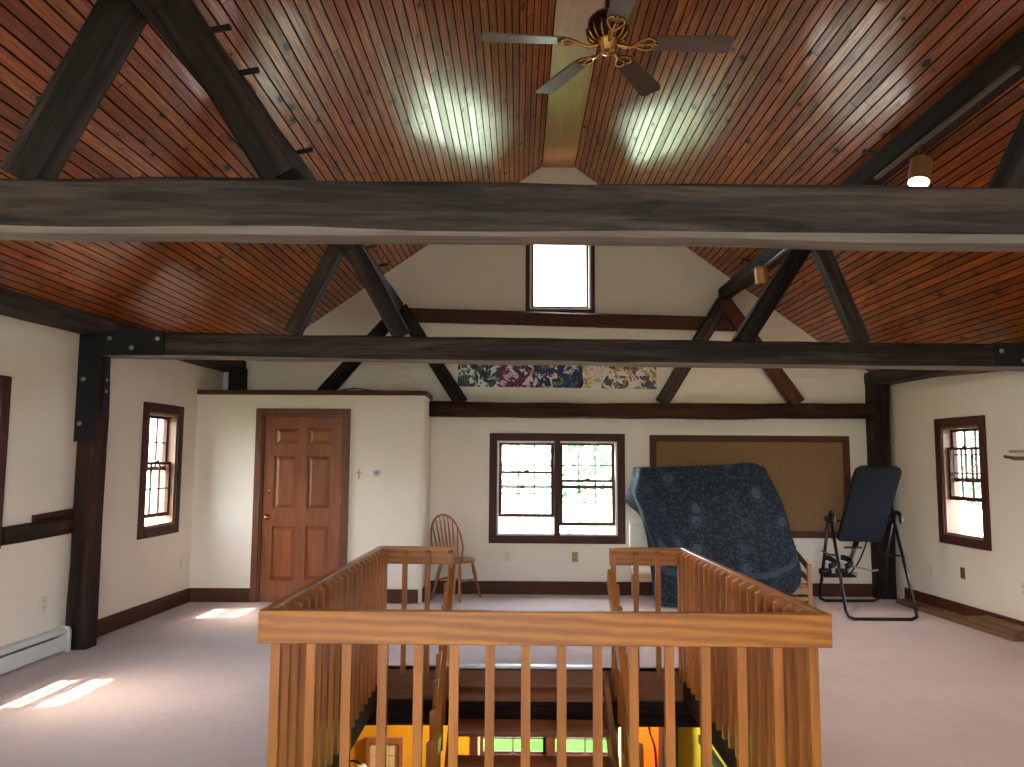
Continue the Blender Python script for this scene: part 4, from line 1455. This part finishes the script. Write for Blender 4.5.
it('ankle_bar', [bedpt(-0.02, -0.36, 0.0), bedpt(0.14, -0.36, 0.05), bedpt(0.22, -0.36, 0.08), bedpt(0.26, -0.33, 0.10)], 0.011, M_SILVER)
for s in (-1, 1):
    b = bmesh.new()
    pts = [bedpt(-0.18 + s * 0.09 + 0.075 * cos(a), -0.33 + 0.03, 0.075 * sin(a)) - IO for a in [pi * k / 10 for k in range(-5, 6)]]
    tube(b, pts, 0.03, 10)
    obj('ankle_cuff', b, M_BLACKTUBE, g, smooth=True)
    it('ankle_roller', [bedpt(-0.18 + s * 0.03, -0.42, 0.02), bedpt(-0.18 + s * 0.15, -0.42, 0.02)], 0.035)
it('foot_rest', [bedpt(-0.27, -0.47, 0.03), bedpt(0.08, -0.47, 0.03)], 0.022)
it('adjust_knob', [bedpt(0.03, -0.46, 0.0), bedpt(0.09, -0.46, 0.03)], 0.028, M_SILVER)
it('strap', catmull([bedpt(0.10, 0.05, -0.03), bedpt(0.13, -0.15, -0.06), bedpt(0.10, -0.38, -0.05), bedpt(0.02, -0.5, -0.03), bedpt(-0.02, -0.4, -0.03)], 8), 0.009)

# ------------------------------------------------------------------ outdoors
struct('ground', bx(-30, 34, -30, 30, -3.2, -3.0), M_LAWN)
struct('field', bx(-260, 260, -260, 260, -3.4, -3.1), M_FIELD)
def deck_rail(name, label, p0, p1, z0=0.0):
    p0, p1 = V(p0), V(p1)
    L = (p1 - p0).length
    g = thing(name, label, 'deck railing', p0, math.atan2(p1.y - p0.y, p1.x - p0.x))
    obj('top_rail', bx(0, L, -0.045, 0.045, 0.78, 0.83, 0.004), M_DECKW, g)
    obj('bottom_rail', bx(0, L, -0.03, 0.03, 0.06, 0.11, 0.004), M_DECKW, g)
    first = None
    n = int(L / 0.13)
    n = min(n, 95)
    for k in range(n):
        M = Matrix.Translation((0.06 + k * (L - 0.12) / (n - 1), 0, 0))
        if first is None:
            first = obj('rail_baluster', bx(-0.022, 0.022, -0.022, 0.022, 0.11, 0.78), M_DECKW, g, matrix=M)
        else:
            o = first.copy(); COL.objects.link(o); o.parent = g; o.matrix_basis = M
    for x in (0, L):
        obj('newel', bx(x - 0.06, x + 0.06, -0.06, 0.06, -2.95, 0.92, 0.006), M_DECKW, g)
    return g
deck_rail('deck_railing', 'white deck railing outside the double window of the back wall', (-2.6, 11.2, 0), (5.9, 11.2, 0))
deck_rail('deck_railing', 'white deck railing outside the right wall window', (6.5, 11.2, 0), (6.5, 4.2, 0))
bm = bmesh.new()
for k in range(9):
    box(bm, -2.7, 6.5, YB + 0.2 + k * 0.19, YB + 0.2 + k * 0.19 + 0.18, -0.12, -0.09)
box(bm, -2.7, 6.5, YB + 0.2, YB + 0.26, -0.3, -0.12)
for k in range(6):
    box(bm, 5.25 + k * 0.19, 5.25 + k * 0.19 + 0.18, 4.0, YB + 0.2, -0.12, -0.09)
struct('deck', bm, M_DECK)
tag(obj('porch_post', bx(6.05, 6.2, 11.0, 11.15, -2.95, 2.6, 0.01), M_DECKW), 'square white porch post outside the right wall window', 'post')

def tree(label, x, y, h, r, seed):
    rnd = random.Random(seed)
    g = thing('tree', label, 'tree', (x, y, -3.0), 0, 'trees beyond the deck')
    obj('trunk', tb([(0, 0, 0), (0.1, 0, h * 0.3), (0, 0.1, h * 0.62)], [0.22, 0.17, 0.09], 10), M_BARK, g, smooth=True)
    b = bmesh.new()
    blobs = [(rnd.uniform(-1, 1) * r * 0.6, rnd.uniform(-1, 1) * r * 0.6, h * rnd.uniform(0.35, 0.85), r * rnd.uniform(0.4, 0.65)) for _ in range(9)]
    for k in range(1500):
        bl = rnd.choice(blobs)
        d_ = V((rnd.gauss(0, 1), rnd.gauss(0, 1), rnd.gauss(0, 1))).normalized() * bl[3] * rnd.random() ** 0.4
        c = V(bl[:3]) + d_
        u = V((rnd.gauss(0, 1), rnd.gauss(0, 1), rnd.gauss(0, 1))).normalized()
        w = u.orthogonal().normalized()
        s_ = rnd.uniform(0.12, 0.24)
        b.faces.new([b.verts.new(c + u * s_), b.verts.new(c + w * s_ * 0.6), b.verts.new(c - u * s_), b.verts.new(c - w * s_ * 0.6)])
    obj('foliage', b, M_LEAF, g)
    return g
tree('leafy tree outside the left half of the double window', -1.6, 24, 8.5, 3.2, 1)
tree('leafy tree outside the right half of the double window', 3.4, 27, 9.0, 3.4, 2)
tree('leafy tree far outside the right wall window', 17, 17, 8.0, 3.0, 3)
tree('leafy tree nearer the deck corner outside the right wall window', 10.5, 21.5, 7.0, 2.6, 4)
# ------------------------------------------------------------------ light
w = bpy.data.worlds.new('sky')
S.world = w
w.use_nodes = True
nt = w.node_tree
nt.nodes.clear()
out = nt.nodes.new('ShaderNodeOutputWorld')
bg = nt.nodes.new('ShaderNodeBackground')
sky = nt.nodes.new('ShaderNodeTexSky')
sky.sky_type = 'NISHITA'
sky.sun_disc = False
sky.sun_elevation = radians(58)
sky.sun_rotation = radians(-90)
sky.air_density = 1.0
sky.dust_density = 4.0
mixn = nt.nodes.new('ShaderNodeMix')
mixn.data_type = 'RGBA'
mixn.inputs[0].default_value = 0.8
mixn.inputs[7].default_value = (0.52, 0.51, 0.49, 1)
nt.links.new(sky.outputs[0], mixn.inputs[6])
nt.links.new(mixn.outputs[2], bg.inputs[0])
bg.inputs[1].default_value = 1.0
nt.links.new(bg.outputs[0], out.inputs[0])
l = bpy.data.lights.new('sun', 'SUN')
l.energy = 1.0
l.angle = radians(0.8)
l.color = (1.0, 0.94, 0.84)
o = bpy.data.objects.new('sun', l)
COL.objects.link(o)
dvec = V((0.52, 0.08, -1.0))
o.rotation_euler = dvec.to_track_quat('-Z', 'Y').to_euler()
l = bpy.data.lights.new('lower_room_fill', 'POINT')  # unseen point light added to brighten the walls below
l.energy = 22
l.color = (1.0, 0.8, 0.5)
l.shadow_soft_size = 0.12
o = bpy.data.objects.new('lower_room_fill', l)
COL.objects.link(o)
o.location = (0.8, 8.5, -0.45)

# ------------------------------------------------------------------ camera
cam = bpy.data.cameras.new('camera')
cam.sensor_width = 36.0
cam.lens = 785 / 1024 * 36.0
cam.clip_start = 0.05
co = bpy.data.objects.new('camera', cam)
COL.objects.link(co)
pitch, yaw, roll = 0.095, -0.0085, 0.006
fw = V((sin(yaw) * cos(pitch), cos(yaw) * cos(pitch), sin(pitch)))
rt = V((cos(yaw), -sin(yaw), 0))
up = rt.cross(fw)
R_ = rt * cos(roll) + up * sin(roll)
U_ = -rt * sin(roll) + up * cos(roll)
Mc = Matrix((R_, U_, -fw)).transposed().to_4x4()
Mc.translation = (0, 0, 1.6)
co.matrix_world = Mc
S.camera = co
vs = S.view_settings
vs.view_transform = 'Standard'
vs.look = 'None'
vs.gamma = 1.0
vs.use_curve_mapping = False
vs.exposure = 4.4
S.cycles.diffuse_bounces = 6
S.cycles.max_bounces = 10
S.cycles.transparent_max_bounces = 12
